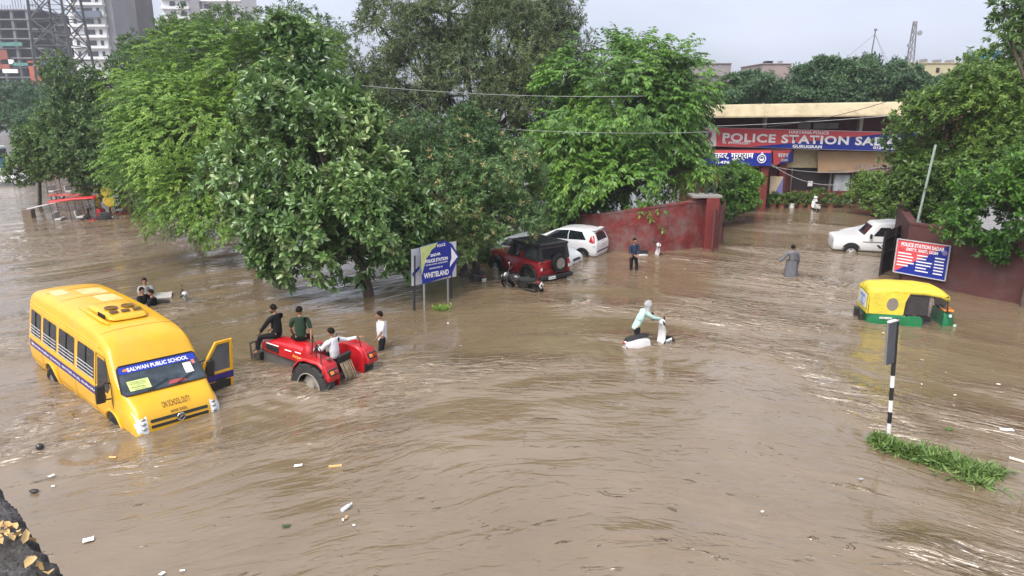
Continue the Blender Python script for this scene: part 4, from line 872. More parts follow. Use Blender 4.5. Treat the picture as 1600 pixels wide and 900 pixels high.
g = MB(); g.prism([(-.42, 1.0), (.42, 1.0), (.42, 1.45), (-.42, 1.45)], -2.79, -2.772, 'X'); rs = g.build('rear_poster', pm('poster_pale', (.55, .62, .75), .5, var=.25, scale=6), rp)
for tx, z, h in (('HELPLINE', 1.34, .08), ('112', 1.20, .12), ('GURUGRAM', 1.07, .06)): text_obj('lettering', tx, pm('poster_blue', (.03, .08, .35), .5), (-2.792, 0, z), (0, -1, 0), (0, 0, 1), width=.5 if h < .1 else .2, height=h, parent=rs, align='C', bold=.02)
g = MB(); g.prism([(-.5, 1.02), (.5, 1.02), (.48, 1.55), (-.48, 1.55)], -.47, -.455, 'X'); g.build('windscreen', pm('tinted_glass', (.10, .11, .12), .08), rk)
g = MB(); g.box((-1.45, 0, .68), (.45, 1.1, .14)); g.box((-1.66, 0, .95), (.1, 1.1, .45)); g.build('passenger_seat', pm('seat_maroon', (.10, .03, .03), .6), rk, bevel=.03)
g = MB(); g.box((-.88, 0, .66), (.3, .5, .12)); g.build('driver_seat', black, rk, bevel=.03)
g = MB(); g.tube([(-.45, -.28, 1.05), (-.55, -.1, 1.1), (-.55, .1, 1.1), (-.45, .28, 1.05)], .015, 6); g.tube([(-.3, 0, .8), (-.55, 0, 1.1)], .02, 6); g.build('handlebar', black, rk)
g = MB(); g.tube([(-.1, -.42, .58), (-.05, -.3, .5), (.08, -.12, .46), (.1, 0, .45), (.08, .12, .46)], .05, 8); g.build('front_mudguard', rgn, rk); wheel(rk, (-.02, 0, .25), .25, .1, side=1)
for s in (-1, 1): g = MB(); g.box((-2.84, .3*s, .62), (.12, .25, .4)); g.build('rear_bumper', black, rk, bevel=.03)
plate(rk, (-2.2, -.665, .76), (1, 0, 0), (0, 0, 1), 'HR 55', .36, .06)

# ---------------------------------------------------------------- two wheelers
def scooter(label, loc, rot, paint, seatm=None, scale=1, group=None, name='scooter'):
    s = thing(name, label, 'scooter', loc, rot, scale, group)
    g = MB(); rings = []   # tail body, x forward, origin below the middle
    for x, w_, z0, z1 in ((-.88, .05, .56, .66), (-.78, .12, .46, .72), (-.5, .17, .34, .74), (-.2, .16, .28, .70), (-.05, .12, .26, .60)):
        rings.append([Vector((x, y*w_, z0+(z1-z0)*f_)) for y, f_ in ((-.7, 0), (-1, .4), (-.9, .85), (0, 1), (.9, .85), (1, .4), (.7, 0))])
    g.loft(rings); g.build('body', paint, s, ang=50)
    g = MB(); g.box((.16, 0, .27), (.5, .32, .06)); g.build('footboard', black, s, bevel=.015)
    g = MB(); rings = []
    for z, x, w_ in ((.26, .36, .15), (.45, .46, .20), (.70, .52, .19), (.86, .50, .13), (.92, .48, .08)):
        rings.append([Vector((x-.05, -w_, z)), Vector((x+.02, -w_*.7, z)), Vector((x+.05, 0, z)), Vector((x+.02, w_*.7, z)), Vector((x-.05, w_, z)), Vector((x-.04, 0, z))])
    g.loft(rings); g.build('leg_shield', paint, s, ang=50)
    g = MB(); rings = []
    for x, w_, z in ((-.82, .08, .74), (-.7, .13, .76), (-.35, .14, .77), (-.08, .11, .73), (-.02, .05, .70)):
        rings.append([Vector((x, -w_, z-.05)), Vector((x, -w_*.8, z+.02)), Vector((x, 0, z+.035)), Vector((x, w_*.8, z+.02)), Vector((x, w_, z-.05))])
    g.loft(rings); g.build('seat', seatm or black, s, ang=50)
    hbz = MB(); hbz.tube([(.36, -.34, 1.0), (.44, -.2, 1.02), (.47, 0, 1.0), (.44, .2, 1.02), (.36, .34, 1.0)], .018, 7); hbz.tube([(.36, -.34, 1.0), (.42, -.24, 1.02)], .028, 7); hbz.tube([(.36, .34, 1.0), (.42, .24, 1.02)], .028, 7)
    hbo = hbz.build('handlebar', black, s); g = MB(); g.ell((.49, 0, .98), (.10, .15, .09), 12, 8); g.build('headlamp_cowl', paint, s); g = MB(); g.ell((.57, 0, .97), (.03, .08, .05), 10, 6); g.build('headlight', lampglass, s)
    for y in (-1, 1): g = MB(); g.tube([(.42, y*.22, 1.02), (.40, y*.30, 1.18)], .008, 5); g.ell((.40, y*.32, 1.2), (.015, .06, .045), 10, 6); g.build('mirror', black, hbo)
    g = MB(); g.tube([(.44, 0, .4), (.56, 0, .34), (.74, 0, .36), (.80, 0, .28)], [.03, .07, .07, .03], 8); g.build('front_mudguard', paint, s)
    for x in (.62, -.6): wheel(s, (x, 0, .24), .24, .10, spokes=5)
    g = MB(); g.box((-.88, 0, .64), (.04, .12, .06)); g.build('tail_light', redlamp, s, bevel=.01)
    plate(s, (-.90, 0, .48), (0, -1, 0), (0, 0, 1), 'HR 26', .20, .12)
    return s
wscoot = pm('scooter_white', (.74, .74, .75), .25, coat=.4, var=.04, dirt=.1)
bscoot = pm('scooter_black', (.03, .03, .035), .25, coat=.4)
gscoot = pm('scooter_grey', (.10, .105, .12), .3, coat=.3)
def yaw_to(a, b): return math.atan2(b[1]-a[1], b[0]-a[0])
scooter('white and black scooter pushed by the woman in the pale green top', (4.13, 19.28, -.36), (math.radians(-4), math.radians(-8), math.radians(22)), wscoot, scale=.96)
scooter('white scooter parked facing the planters in front of the police station', (20.5, 46.6, -.22), (math.radians(4), 0, math.radians(78)), wscoot, group=None)
scooter('dark scooter parked to the right of the white scooter at the police station', tuple(gp(1309, 322)+Vector((0, 0, -.12))), (math.radians(5), 0, math.radians(118)), gscoot)
scooter('white scooter sunk to its seat at the foot of the curved red wall', (6.45, 32.05, -.50), (math.radians(16), math.radians(-6), math.radians(8)), wscoot)
scooter('dark scooter standing behind the man near the far gate', tuple(gp(1386, 331)+Vector((0, 0, -.35))), (0, 0, math.radians(100)), bscoot)
scooter('scooter sunk to its handlebar beside the boys behind the bus', (-12.3, 24.0, -.72), (math.radians(10), math.radians(0), math.radians(20)), pm('scooter_pale', (.45, .46, .47), .35))
scooter('dark scooter in the shade under the low branches beside the arrow sign', tuple(gp(735, 436)+Vector((0, .2, -.40))), (0, 0, math.radians(130)), bscoot)

# fallen black motorcycle by the red off-roader
mc = thing('motorcycle', 'black motorcycle fallen on its side in front of the red off-roader', 'motorcycle', (.50, 25.75, -.10), (math.radians(-38), 0, math.radians(146)))
for x in (.66, -.62): wheel(mc, (x, 0, .30), .30, .11, spokes=6)
g = MB(); g.tube([(.66, .07, .3), (.5, .07, .72), (.44, .07, .9)], .025, 7); g.tube([(.66, -.07, .3), (.5, -.07, .72), (.44, -.07, .9)], .025, 7); g.build('fork', steel, mc)
g = MB(); g.ell((.16, 0, .76), (.28, .15, .15), 14, 10); g.build('fuel_tank', bscoot, mc)
g = MB(); g.box((-.12, 0, .45), (.5, .22, .32)); g.tube([(.4, 0, .8), (.2, 0, .45), (-.2, 0, .32), (-.62, 0, .3)], .03, 7); g.tube([(-.1, .14, .35), (-.7, .17, .36)], .045, 8); g.build('engine', pm('engine_dark', (.07, .07, .07), .4, metal=.6), mc, bevel=.02)
g = MB(); rings = []
for x, w_, z in ((-.78, .06, .80), (-.6, .11, .78), (-.2, .13, .73), (-.05, .10, .74)): rings.append([Vector((x, -w_, z-.05)), Vector((x, -w_*.7, z+.03)), Vector((x, w_*.7, z+.03)), Vector((x, w_, z-.05))])
g.loft(rings); g.build('seat', black, mc)
g = MB(); g.box((-.55, 0, .68), (.55, .2, .1), rotm('Y', .1)); g.tube([(-.62, 0, .66), (-.82, 0, .58), (-.95, 0, .46)], .06, 7); g.build('rear_mudguard', bscoot, mc, bevel=.02)
g = MB(); g.tube([(.36, -.36, .98), (.42, -.15, .98), (.42, .15, .98), (.36, .36, .98)], .02, 7); hm = g.build('handlebar', black, mc)
for y in (-1, 1): g = MB(); g.tube([(.4, y*.2, .98), (.4, y*.3, 1.16)], .01, 5); g.ell((.4, y*.32, 1.18), (.02, .07, .05), 10, 6); g.build('mirror', chrome, hm)
g = MB(); g.ell((.54, 0, .84), (.08, .1, .1), 12, 8); g.build('headlight', lampglass, mc)
g = MB(); g.box((-.86, 0, .68), (.06, .12, .05)); g.build('tail_light', redlamp, mc)
plate(mc, (-.93, 0, .52), (0, -1, 0), (.3, 0, 1), 'HR 26', .22, .14)

# ---------------------------------------------------------------- red carts on the left
def erick(label, loc, rot, redm, group=None, drop=0, blue=False):
    e = thing('electric_rickshaw', label, 'rickshaw', loc, rot, 1, group)
    g = MB(); rings = []
    for x, dz in ((-1.45, -.06), (-1.38, 0), (0, .03), (1.1, 0), (1.25, -.10)): rings.append([Vector((x, y*.55, 1.82+dz-d_)) for y, d_ in ((-1, .09), (-.9, .01), (0, -.02), (.9, .01), (1, .09))])
    g.loft(rings, cap=False, closed=False); c = g.build('canopy', redm, e, ang=50); so = c.modifiers.new('s', 'SOLIDIFY'); so.thickness = .03
    for x in (-1.35, -.35, .45, 1.05):
        g = MB()
        for y in (-.5, .5): g.tube([(x, y, .45), (x+(.12 if x > 1 else 0), y, 1.78)], .018, 6)
        g.build('post', black, e)
    g = MB(); g.box((-.3, 0, .40), (2.3, 1.0, .1)); g.build('floor', redm, e)
    for x in (-1.15, .1): g = MB(); g.box((x, 0, .68), (.4, .95, .12)); g.box((x-.2, 0, .92), (.08, .95, .35)); g.build('seat', pm('cart_seat', (.5, .5, .48) if not blue else (.04, .12, .3), .5), e, bevel=.02)
    g = MB(); g.prism([(1.15, .42), (1.35, .55), (1.30, 1.0), (1.1, 1.08), (1.02, .42)], -.42, .42, 'Y'); g.build('nose', redm, e, bevel=.03)
    g = MB(); g.prism([(1.06, 1.08), (1.09, 1.08), (1.15, 1.7), (1.12, 1.7)], -.45, .45, 'Y'); g.build('windscreen', pm('tinted_glass', (.1, .11, .12), .08), e)
    for x, y in ((-1.0, .45), (-1.0, -.45), (1.25, 0)): wheel(e, (x, y, .22), .22, .08, spokes=8)
    return e
cred = pm('cart_red', (.50, .03, .03), .4, var=.2, dirt=.2); cred2 = pm('cart_faded_red', (.48, .10, .08), .5, var=.3, dirt=.35, dirtcol=(.5, .4, .35))
a0 = gp(112, 346)
erick('red roofed electric rickshaw lowest in the water nearest us on the left', (a0.x+.1, a0.y+.9, -.50), (0, math.radians(-5), math.radians(12)), cred)
a1 = gp(88, 318); erick('faded red roofed electric rickshaw with blue seats behind the nearest one', (a1.x+.2, a1.y+1.5, .05), (0, 0, math.radians(0)), cred2, blue=True)
a2 = gp(200, 336); erick('dark red roofed electric rickshaw tilted under the tree on the right of the row', (a2.x+.3, a2.y+1.2, -.25), (0, math.radians(-8), math.radians(10)), pm('cart_dark_red', (.36, .05, .03), .5, var=.3))
# yellow figure-eight sign
b0 = gp(174, 337); ys = thing('sign', 'yellow board of two round discs on a post beside the carts', 'sign', (b0.x, b0.y, 0))
g = MB(); g.tube([(0.15, 0, -.4), (-.02, 0, 1.9)], .04, 7); g.build('post', pm('sign_orange', (.6, .3, .04), .6), ys)
g = MB()
for z in (1.55, .95): g.lathe([(.02, -.02), (.36, -.02), (.36, .02), (.02, .02)], c=(-.06+.1*(1.6-z), -.05, z), axis='Y', n=20)
g.build('disc', pm('sign_yellow', (.62, .42, .03), .5, var=.15, dirt=.2), ys)
c0 = gp(190, 333); cart = thing('cart', 'orange wooden vending cart low in the water right of the yellow disc sign', 'cart', (c0.x, c0.y+.6, -.15), (0, math.radians(6), math.radians(10)))
g = MB()
for k in range(6): g.box((0, -.4+.16*k, .62), (1.7, .13, .04))
g.box((0, -.48, .50), (1.7, .05, .25)); g.build('deck', pm('cart_wood', (.33, .13, .06), .7, var=.3, dirt=.3), cart)
for x in (-.6, .6): wheel(cart, (x, -.5, .3), .3, .06, spokes=10)
g = MB()
for x in (-.8, .8): g.tube([(x, .4, .6), (x, .4, 1.5)], .03, 6)
g.tube([(.85, 0, .62), (1.5, 0, .9)], .03, 6); g.build('handle', steel, cart)
d0 = gp(46, 340); bx_ = thing('box', 'small brown box standing in the water with a white pole across it at far left', 'box', (d0.x, d0.y, 0), (0, 0, .1))
g = MB(); g.box((0, 0, .15), (.55, .5, .75)); g.build('case', pm('crate_brown', (.16, .12, .09), .8, bump=.3), bx_, bevel=.02)
g = MB(); g.bar((0, -.1, .56), (1.9, .2, .98), .06); g.build('pole', pm('pole_white', (.7, .7, .7), .5), bx_)
# motorcycle among the carts
a3 = gp(148, 344); scooter('black scooter wedged between the two red roofed rickshaws', (a3.x, a3.y+.3, -.35), (0, 0, math.radians(190)), bscoot)
# far left: blue and white bus and a white car on the road beyond
fb = at(-5, 245, 70); fbus = thing('bus', 'blue and white bus cut off by the left edge far down the road', 'bus', (fb.x-1.2, 70, .0))
g = MB(); g.box((-3, 0, 1.0), (9, 2.4, 1.5)); g.build('lower_body', pm('bus_blue', (.04, .25, .60), .4, var=.1), fbus, bevel=.08)
g = MB(); g.box((-3, 0, 2.35), (8.95, 2.36, 1.15)); g.build('upper_body', pm('bus_white', (.65, .7, .72), .4, var=.1), fbus, bevel=.12)
for x in (-6, -4.6, -3.2, -1.8, -.4): g = MB(); g.box((x+.4, -1.19, 2.3), (1.1, .03, .6)); g.build('window', glass, fbus)
g = MB(); g.box((1.52, 0, 2.2), (.04, 2.0, .9)); g.build('windscreen', glass, fbus)
for x in (-6, .2): wheel(fbus, (x, -1.1, .45), .45, .25)
fc = at(18, 243, 62); fcar = thing('parked_car', 'white car on the road beyond the small tree at the left edge', 'car', (fc.x+1.3, 62, fc.z-.9 if fc.z < 2 else 0), (0, 0, 0))
fbd = shell('body', [st(x, a, b_, c_, w_, t__) for x, a, b_, c_, w_, t__ in ((0.05, .34, .5, .62, .8, .8), (-.2, .2, .74, .82, .96, .84), (-1.05, .2, .92, 1.0, 1, .88), (-1.95, .2, .95, 1.48, 1, .78), (-3.2, .2, .95, 1.46, 1, .78), (-3.8, .2, .98, 1.12, .98, .84), (-4.2, .4, .8, .9, .85, .8))], white_paint, fcar, sub=1)
for s in (-1, 1): patch('side_window', [(-1.35, 1.02), (-3.5, 1.04), (-3.1, 1.38), (-2.0, 1.40)], side3(0), conformer(fbd, (0, -s, 0), .008), glass, fcar)
for x in (-.75, -3.3): wheel(fcar, (x, -.8, .3), .3, .2)
fc2 = copy_tree(fcar); fc2.location = (fc.x-3.6, 66, fcar.location.z); fc2['label'] = 'white car at the very left edge behind the other far white car'

# ---------------------------------------------------------------- people
SKIN = pm('skin', (.30, .155, .09), .5, var=.08); HAIR = pm('black_hair', (.010, .008, .007), .85, var=.3, scale=30, spec=.15); EYE = pm('eye_dark', (.01, .01, .01), .2)
def skinned(name, nodes, edges, mat, parent, sub=1, root=0):
    me = bpy.data.meshes.new(name); me.from_pydata([n[0] for n in nodes], edges, []); o = bpy.data.objects.new(name, me); COL.objects.link(o)
    sk = o.modifiers.new('skin', 'SKIN'); sk.use_smooth_shade = True
    for i, n in enumerate(nodes):
        r = n[1] if isinstance(n[1], tuple) else (n[1], n[1]); me.skin_vertices[0].data[i].radius = r; me.skin_vertices[0].data[i].use_root = (i == root)
    sb = o.modifiers.new('sub', 'SUBSURF'); sb.levels = sub; sb.render_levels = sub
    bake(o); o.data.materials.clear(); o.data.materials.append(mat); o.data.shade_smooth(); o.parent = parent
    return o
def lerp(a, b, t): return a+(b-a)*t
def person(label, loc, yaw, J, shirt, pants, sleeves='long', hair=True, headdir=(1, 0, 0), cover=None, raincoat=None, beard=False, scale=1, barelegs=False, shoes=None, skirt=0, grip=True, tail=.0):
    """J: joint positions in the figure's frame (x ahead, y left, z up from the soles)"""
    root = thing('person', label, 'person', loc, (0, 0, yaw), scale)
    D = dict(pelvis=(0, 0, .93), chest=(0, 0, 1.28), neck=(0, 0, 1.46), head=(.02, 0, 1.62), shL=(0, .19, 1.40), shR=(0, -.19, 1.40), elL=(-.03, .25, 1.12), elR=(-.03, -.25, 1.12),
             wrL=(.08, .24, .88), wrR=(.08, -.24, .88), hipL=(0, .10, .90), hipR=(0, -.10, .90), knL=(.03, .11, .50), knR=(.03, -.11, .50), anL=(0, .11, .09), anR=(0, -.11, .09), toL=(.16, .13, .03), toR=(.16, -.13, .03))
    D.update(J); D = {k: Vector(v) for k, v in D.items()}
    up = (D['neck']-D['pelvis']).normalized()
    # continuous body with limbs tapering from joint to joint
    n = [(D['pelvis'], (.095, .08)), (lerp(D['pelvis'], D['chest'], .45), (.09, .07)), (D['chest'], (.11, .075)), (lerp(D['chest'], D['neck'], .55), (.07, .05)), (D['neck'], .044), (lerp(D['neck'], D['head'], .55), .05)]
    e = [(0, 1), (1, 2), (2, 3), (3, 4), (4, 5)]
    def chain(start, pts):
        k = start
        for p, r in pts: n.append((p, r)); e.append((k, len(n)-1)); k = len(n)-1
    for s in 'LR':
        a, b_, c = D['sh'+s], D['el'+s], D['wr'+s]; hd_ = (c-b_).normalized()
        chain(3, [(a-Vector((0, 0, .02)), .036), (lerp(a, b_, .5), .042), (b_, .038), (lerp(b_, c, .35), .038), (c, .026), (c+hd_*.045, (.036, .018)), (c+hd_*.085, (.036, .014))])
        a, b_, c, d_ = D['hip'+s], D['kn'+s], D['an'+s], D['to'+s]
        chain(0, [(a, .070), (lerp(a, b_, .5), .062), (b_, .052), (lerp(b_, c, .35), .050), (c, .034), (lerp(c, d_, .6), .032), (d_, .022)])
    body = skinned('body', [(p, r) for p, r in n], e, SKIN, root)
    # head, ears, nose, fingers are welded into the same mesh
    hdv = Vector(headdir).normalized(); hz = (up*.5+Vector((0, 0, 1))).normalized(); hy = hz.cross(hdv).normalized(); hx = hy.cross(hz); HR = Matrix((hx, hy, hz)).transposed(); hc_ = D['head']
    g = MB()
    def jaw(v): return Vector((v.x*(1-.10*max(0, -v.z))+.10*max(0, -v.z), v.y*(1-.28*max(0, -v.z)), v.z))
    g.ell(hc_, (.095, .076, .118), 18, 14, R=HR, fn=jaw)
    g.ell(hc_+HR @ Vector((.098, 0, -.008)), (.016, .013, .026), 8, 6, R=HR); g.ell(hc_+HR @ Vector((.082, 0, -.058)), (.012, .026, .010), 8, 6, R=HR)
    for y in (-1, 1): g.ell(hc_+HR @ Vector((-.005, y*.078, -.01)), (.02, .010, .032), 8, 6, R=HR)
    for s in 'LR':
        b_, c = D['el'+s], D['wr'+s]; d_ = (c-b_).normalized(); pal = c+d_*.085; si = d_.cross(Vector((0, 0, 1)) if abs(d_.z) < .9 else Vector((1, 0, 0))).normalized(); cu = d_.cross(si)
        if cu.z > 0: cu = -cu
        for k, ln in enumerate((.068, .078, .072, .055)):
            o_ = si*(.030-.02*k); g.tube([pal+o_-d_*.02, pal+o_+d_*ln*.45+cu*.006, pal+o_*1.05+d_*ln*.75+cu*.022, pal+o_+d_*ln*.85+cu*.042], [.010, .009, .008, .006], 6)
        sg = 1; g.tube([c+d_*.02+si*.028*sg, c+d_*.055+si*.052*sg+cu*.01, c+d_*.085+si*.055*sg+cu*.025], [.012, .010, .007], 6)
    hm_ = g.build('tmp', SKIN)
    import bmesh
    bm = bmesh.new(); bm.from_mesh(body.data); bm.from_mesh(hm_.data); bm.to_mesh(body.data); bm.free(); body.data.shade_smooth(); bpy.data.objects.remove(hm_)
    g = MB()
    for y in (-1, 1): g.ell(hc_+HR @ Vector((.088, y*.030, .012)), (.008, .013, .008), 8, 6, R=HR)
    g.build('eyes', EYE, root)
    if hair:
        g = MB()
        def cap(v):
            zc = v.z; z2 = max(zc, -.28 if v.x < .1 else .36 if v.x > .55 else .05); return Vector((v.x, v.y, z2))
        g.ell(hc_+HR @ Vector((-.010, 0, .022)), (.104, .088, .118), 20, 16, R=HR, fn=cap); g.build('hair', HAIR, root)
        if beard:
            g = MB(); g.ell(hc_+HR @ Vector((.030, 0, -.078)), (.068, .062, .046), 12, 8, R=HR); g.build('beard', HAIR, root)
    if cover:
        g = MB(); g.ell(hc_+HR @ Vector((-.012, 0, .01)), (.125, .105, .14), 16, 12, R=HR, fn=lambda v: Vector((min(v.x, .72), v.y, v.z)))
        g.loft([[hc_+HR @ Vector((rx*math.cos(a)-.015, ry*math.sin(a), z)) for a in np.linspace(0, 2*math.pi, 13)[:-1]] for z, rx, ry in ((-.06, .115, .10), (-.14, .10, .11), (-.22, .13, .16), (-.26, .14, .18))], 0, False)
        g.build('head_scarf', cover, root, ang=60)
    # clothes: their own skins, a little fuller than the body
    cw_ = 1.22 if raincoat else 1.0
    def cloth(nm, mat, withlegs=False):
        n = [(lerp(D['pelvis'], D['chest'], -.12-tail), (.155, .115)), (lerp(D['pelvis'], D['chest'], .45), (.145, .105)), (D['chest'], (.160, .118)), (lerp(D['chest'], D['neck'], .66), (.112, .098)), (lerp(D['chest'], D['neck'], 1.1), .060)]; e = [(0, 1), (1, 2), (2, 3), (3, 4)]
        for s in 'LR':
            a, b_, c = D['sh'+s], D['el'+s], D['wr'+s]; k = 3
            n.append((lerp(n[3][0], a, .55)-Vector((0, 0, .012)), .088*cw_)); e.append((3, len(n)-1)); k = len(n)-1
            L_ = [(a, .074), (lerp(a, b_, .5), .066), (lerp(a, b_, .85), .060)] if sleeves == 'short' else [(a, .074), (lerp(a, b_, .5), .064), (b_, .055), (lerp(b_, c, .5), .050), (lerp(b_, c, .93), .042)]
            for p, r in L_: n.append((p, r)); e.append((k, len(n)-1)); k = len(n)-1
        if raincoat: n = [(p, tuple(v*cw_ for v in r) if isinstance(r, tuple) else r*cw_) for p, r in n]
        return skinned(nm, n, e, mat, root, root=2, sub=2)
    cloth('shirt' if not raincoat else 'raincoat', raincoat or shirt)
    n = [(lerp(D['pelvis'], D['chest'], .22), (.14, .11)), (D['pelvis'], (.158, .135))]; e = [(0, 1)]
    for s in 'LR':
        a, b_, c = D['hip'+s], D['kn'+s], D['an'+s]; k = 1
        for p, r in [(a, .10), (lerp(a, b_, .5), .088), (b_, .070), (lerp(b_, c, .4), .066)]+([] if barelegs else [(lerp(b_, c, .92), .056)]): n.append((p, r)); e.append((k, len(n)-1)); k = len(n)-1
    skinned('trousers', n, e, pants, root, root=1)
    if raincoat:
        g = MB(); P0 = lerp(D['pelvis'], D['chest'], .5); rings = []
        for t_, rx, ry in ((0, .17, .215), (.25, .19, .235), (.5, .21, .26), (.8, .225, .28), (1, .225, .285)):
            z = P0.z-t_*.85; rings.append([Vector((P0.x+(rx+.012*math.sin(5*a+t_*3))*math.cos(a), P0.y+(ry+.012*math.sin(7*a))*math.sin(a), z)) for a in np.linspace(0, 2*math.pi, 25)[:-1]])
        g.loft(rings, 0, False); g.build('coat_skirt', raincoat, root, ang=60)
    if shoes:
        for s in 'LR':
            g = MB(); a, b_ = D['an'+s], D['to'+s]; g.tube([a+Vector((-.03, 0, -.02)), lerp(a, b_, .5)+Vector((0, 0, -.01)), b_+(b_-a).normalized()*.05], [.048, .050, .034], 9); g.build('shoe', shoes, root)
    return root
cloth_ = lambda n, c, v=.12: pm(n, c, .9, var=v, scale=9, bump=.5, spec=.12)
blackc = cloth_('black_cloth', (.014, .014, .016)); whitec = cloth_('white_cloth', (.68, .69, .72), .06); greenc = cloth_('dark_green_cloth', (.025, .048, .030)); navyc = cloth_('navy_cloth', (.030, .042, .075))
mintc = cloth_('pale_green_cloth', (.42, .60, .56), .08); greyrain = pm('grey_raincoat', (.115, .12, .135), .38, var=.15, scale=6, bump=.4); bluec = cloth_('pale_blue_cloth', (.32, .40, .55)); scarfc = cloth_('pale_scarf', (.36, .36, .36), .5)
YT = math.radians(150); TR = Vector((-4.62, 17.02, -.56))
def tr_pt(x, y, z): return Vector((-4.72, 16.95, -.72))+Euler((0, math.radians(-4), YT)).to_matrix() @ Vector((x, y, z))
# man astride the nose of the bonnet, facing forward
sit = lambda hip: dict(pelvis=(0, 0, hip), chest=(.03, 0, hip+.35), neck=(.06, 0, hip+.53), head=(.10, 0, hip+.69), shL=(.05, .19, hip+.47), shR=(.05, -.19, hip+.47), hipL=(.02, .10, hip-.02), hipR=(.02, -.10, hip-.02))
j = sit(.10); j.update(elL=(.24, .26, .32), wrL=(.44, .20, .14), elR=(.24, -.26, .32), wrR=(.44, -.20, .14), knL=(.42, .26, .02), knR=(.42, -.26, .02), anL=(.52, .28, -.40), anR=(.52, -.28, -.40), toL=(.66, .30, -.46), toR=(.66, -.30, -.46))
person('bearded man in black sitting on the front of the tractor bonnet', tuple(tr_pt(1.95, .05, 1.30)), YT+.1, j, blackc, blackc, beard=True, headdir=(1, .1, -.25), shoes=None)
# man in green sitting sideways on the bonnet, turned to the far side, leg down the near side
j = sit(.10); j.update(elL=(.10, .27, .30), wrL=(.28, .24, .12), elR=(.0, -.28, .26), wrR=(-.05, -.26, .06), knL=(.36, .25, .0), knR=(.40, -.20, .0), anL=(.42, .28, -.42), anR=(.44, -.22, -.42), toL=(.56, .32, -.48), toR=(.58, -.22, -.48))
person('man in a dark green shirt sitting on the tractor bonnet with his back to us', tuple(tr_pt(1.12, .02, 1.40)), YT+math.radians(-50), j, greenc, blackc, sleeves='short', headdir=(1, -.5, -.1), shoes=pm('shoe_pale', (.5, .52, .55), .5))
# driver in white
j = sit(.12); j.update(elL=(.22, .27, .38), wrL=(.42, .12, .42), elR=(-.02, -.44, .50), wrR=(-.25, -.62, .56), knL=(.44, .20, .12), knR=(.44, -.20, .12), anL=(.60, .20, -.30), anR=(.60, -.20, -.30), toL=(.75, .22, -.34), toR=(.75, -.22, -.34))
person('driver in a white shirt on the tractor seat holding the rail behind', tuple(tr_pt(-.08, .0, 1.07)), YT, j, whitec, blackc, headdir=(1, .3, -.15))
# man wading beside the tractor in a white shirt
w0 = gp(598, 545); 
person('man in a white T-shirt wading alone behind the tractor', (w0.x, w0.y, -.60), math.radians(200), dict(elL=(.06, .24, 1.14), wrL=(.20, .14, .96), elR=(.0, -.26, 1.14), wrR=(.10, -.24, .90), knL=(.10, .12, .50), anL=(.02, .12, .09), head=(.05, 0, 1.61)), whitec, blackc, sleeves='short', headdir=(1, .1, -.35), tail=.22)
# woman pushing the scooter
p0 = Vector((3.66, 19.40, -.38)); j = dict(pelvis=(0, 0, .92), chest=(.16, 0, 1.22), neck=(.27, 0, 1.38), head=(.36, 0, 1.52), shL=(.22, .17, 1.33), shR=(.22, -.17, 1.33), elL=(.42, .22, 1.16), elR=(.45, -.20, 1.18), wrL=(.62, .24, 1.08), wrR=(.74, -.10, 1.10), knL=(.14, .11, .50), knR=(-.02, -.11, .50), anL=(.0, .11, .1), anR=(-.18, -.11, .1), toL=(.14, .12, .04), toR=(-.04, -.12, .04))
person('woman in a pale green top and head scarf pushing a scooter', tuple(p0), math.radians(14), j, mintc, blackc, cover=scarfc, headdir=(1, 0, -.4), tail=.35)
# man in a long grey raincoat
w1 = gp(1235, 432); person('man in a long grey raincoat walking towards the gate, back to us', (w1.x, w1.y, -.42), math.radians(78), dict(elL=(-.02, .34, 1.18), wrL=(-.0, .52, 1.0), elR=(.02, -.26, 1.14), wrR=(.12, -.26, .92), head=(.05, 0, 1.61)), None, blackc, raincoat=greyrain, hair=True, headdir=(1, .1, -.2), beard=False)
# man in navy beside the wall
w2 = gp(989, 421); person('man in a navy top and black trousers wading past the curved red wall', (w2.x, w2.y, -.36), math.radians(-70), dict(elL=(.10, .22, 1.14), wrL=(.26, .06, 1.06), elR=(.10, -.24, 1.14), wrR=(.24, -.10, 1.04), knL=(.12, .11, .5), anL=(.06, .11, .1), head=(.05, 0, 1.61)), navyc, blackc, headdir=(1, 0, -.45))
# person by the far scooter
w3 = gp(1376, 338); person('person in a pale blue shirt near the dark scooter by the far gate', (w3.x, w3.y, -.35), math.radians(-100), {}, bluec, cloth_('grey_trousers', (.2, .2, .2)))
# three boys in the water behind the bus
for (px, py, dz, lab, sh, yw) in ((229, 464, -1.02, 'boy in a pale shirt farthest back of the three in the water behind the bus', cloth_('grey_cloth', (.3, .3, .3)), -60), (224, 474, -1.15, 'dark haired boy in black crouched left beside the sunken scooter', blackc, -20), (239, 476, -1.18, 'boy in black up to his chest in water right of the sunken scooter', blackc, 200)):
    w4 = gp(px, py); person(lab, (w4.x, w4.y, dz), math.radians(yw), dict(elL=(.16, .24, 1.16), wrL=(.36, .14, 1.14), elR=(.16, -.24, 1.16), wrR=(.36, -.14, 1.14)), sh, blackc, sleeves='short', headdir=(1, 0, -.4))
w5 = gp(122, 316); person('man in a white shirt among the electric rickshaws on the left', (w5.x, w5.y+.8, .05), math.radians(-60), {}, whitec, cloth_('brown_trousers', (.08, .06, .05)), sleeves='short')
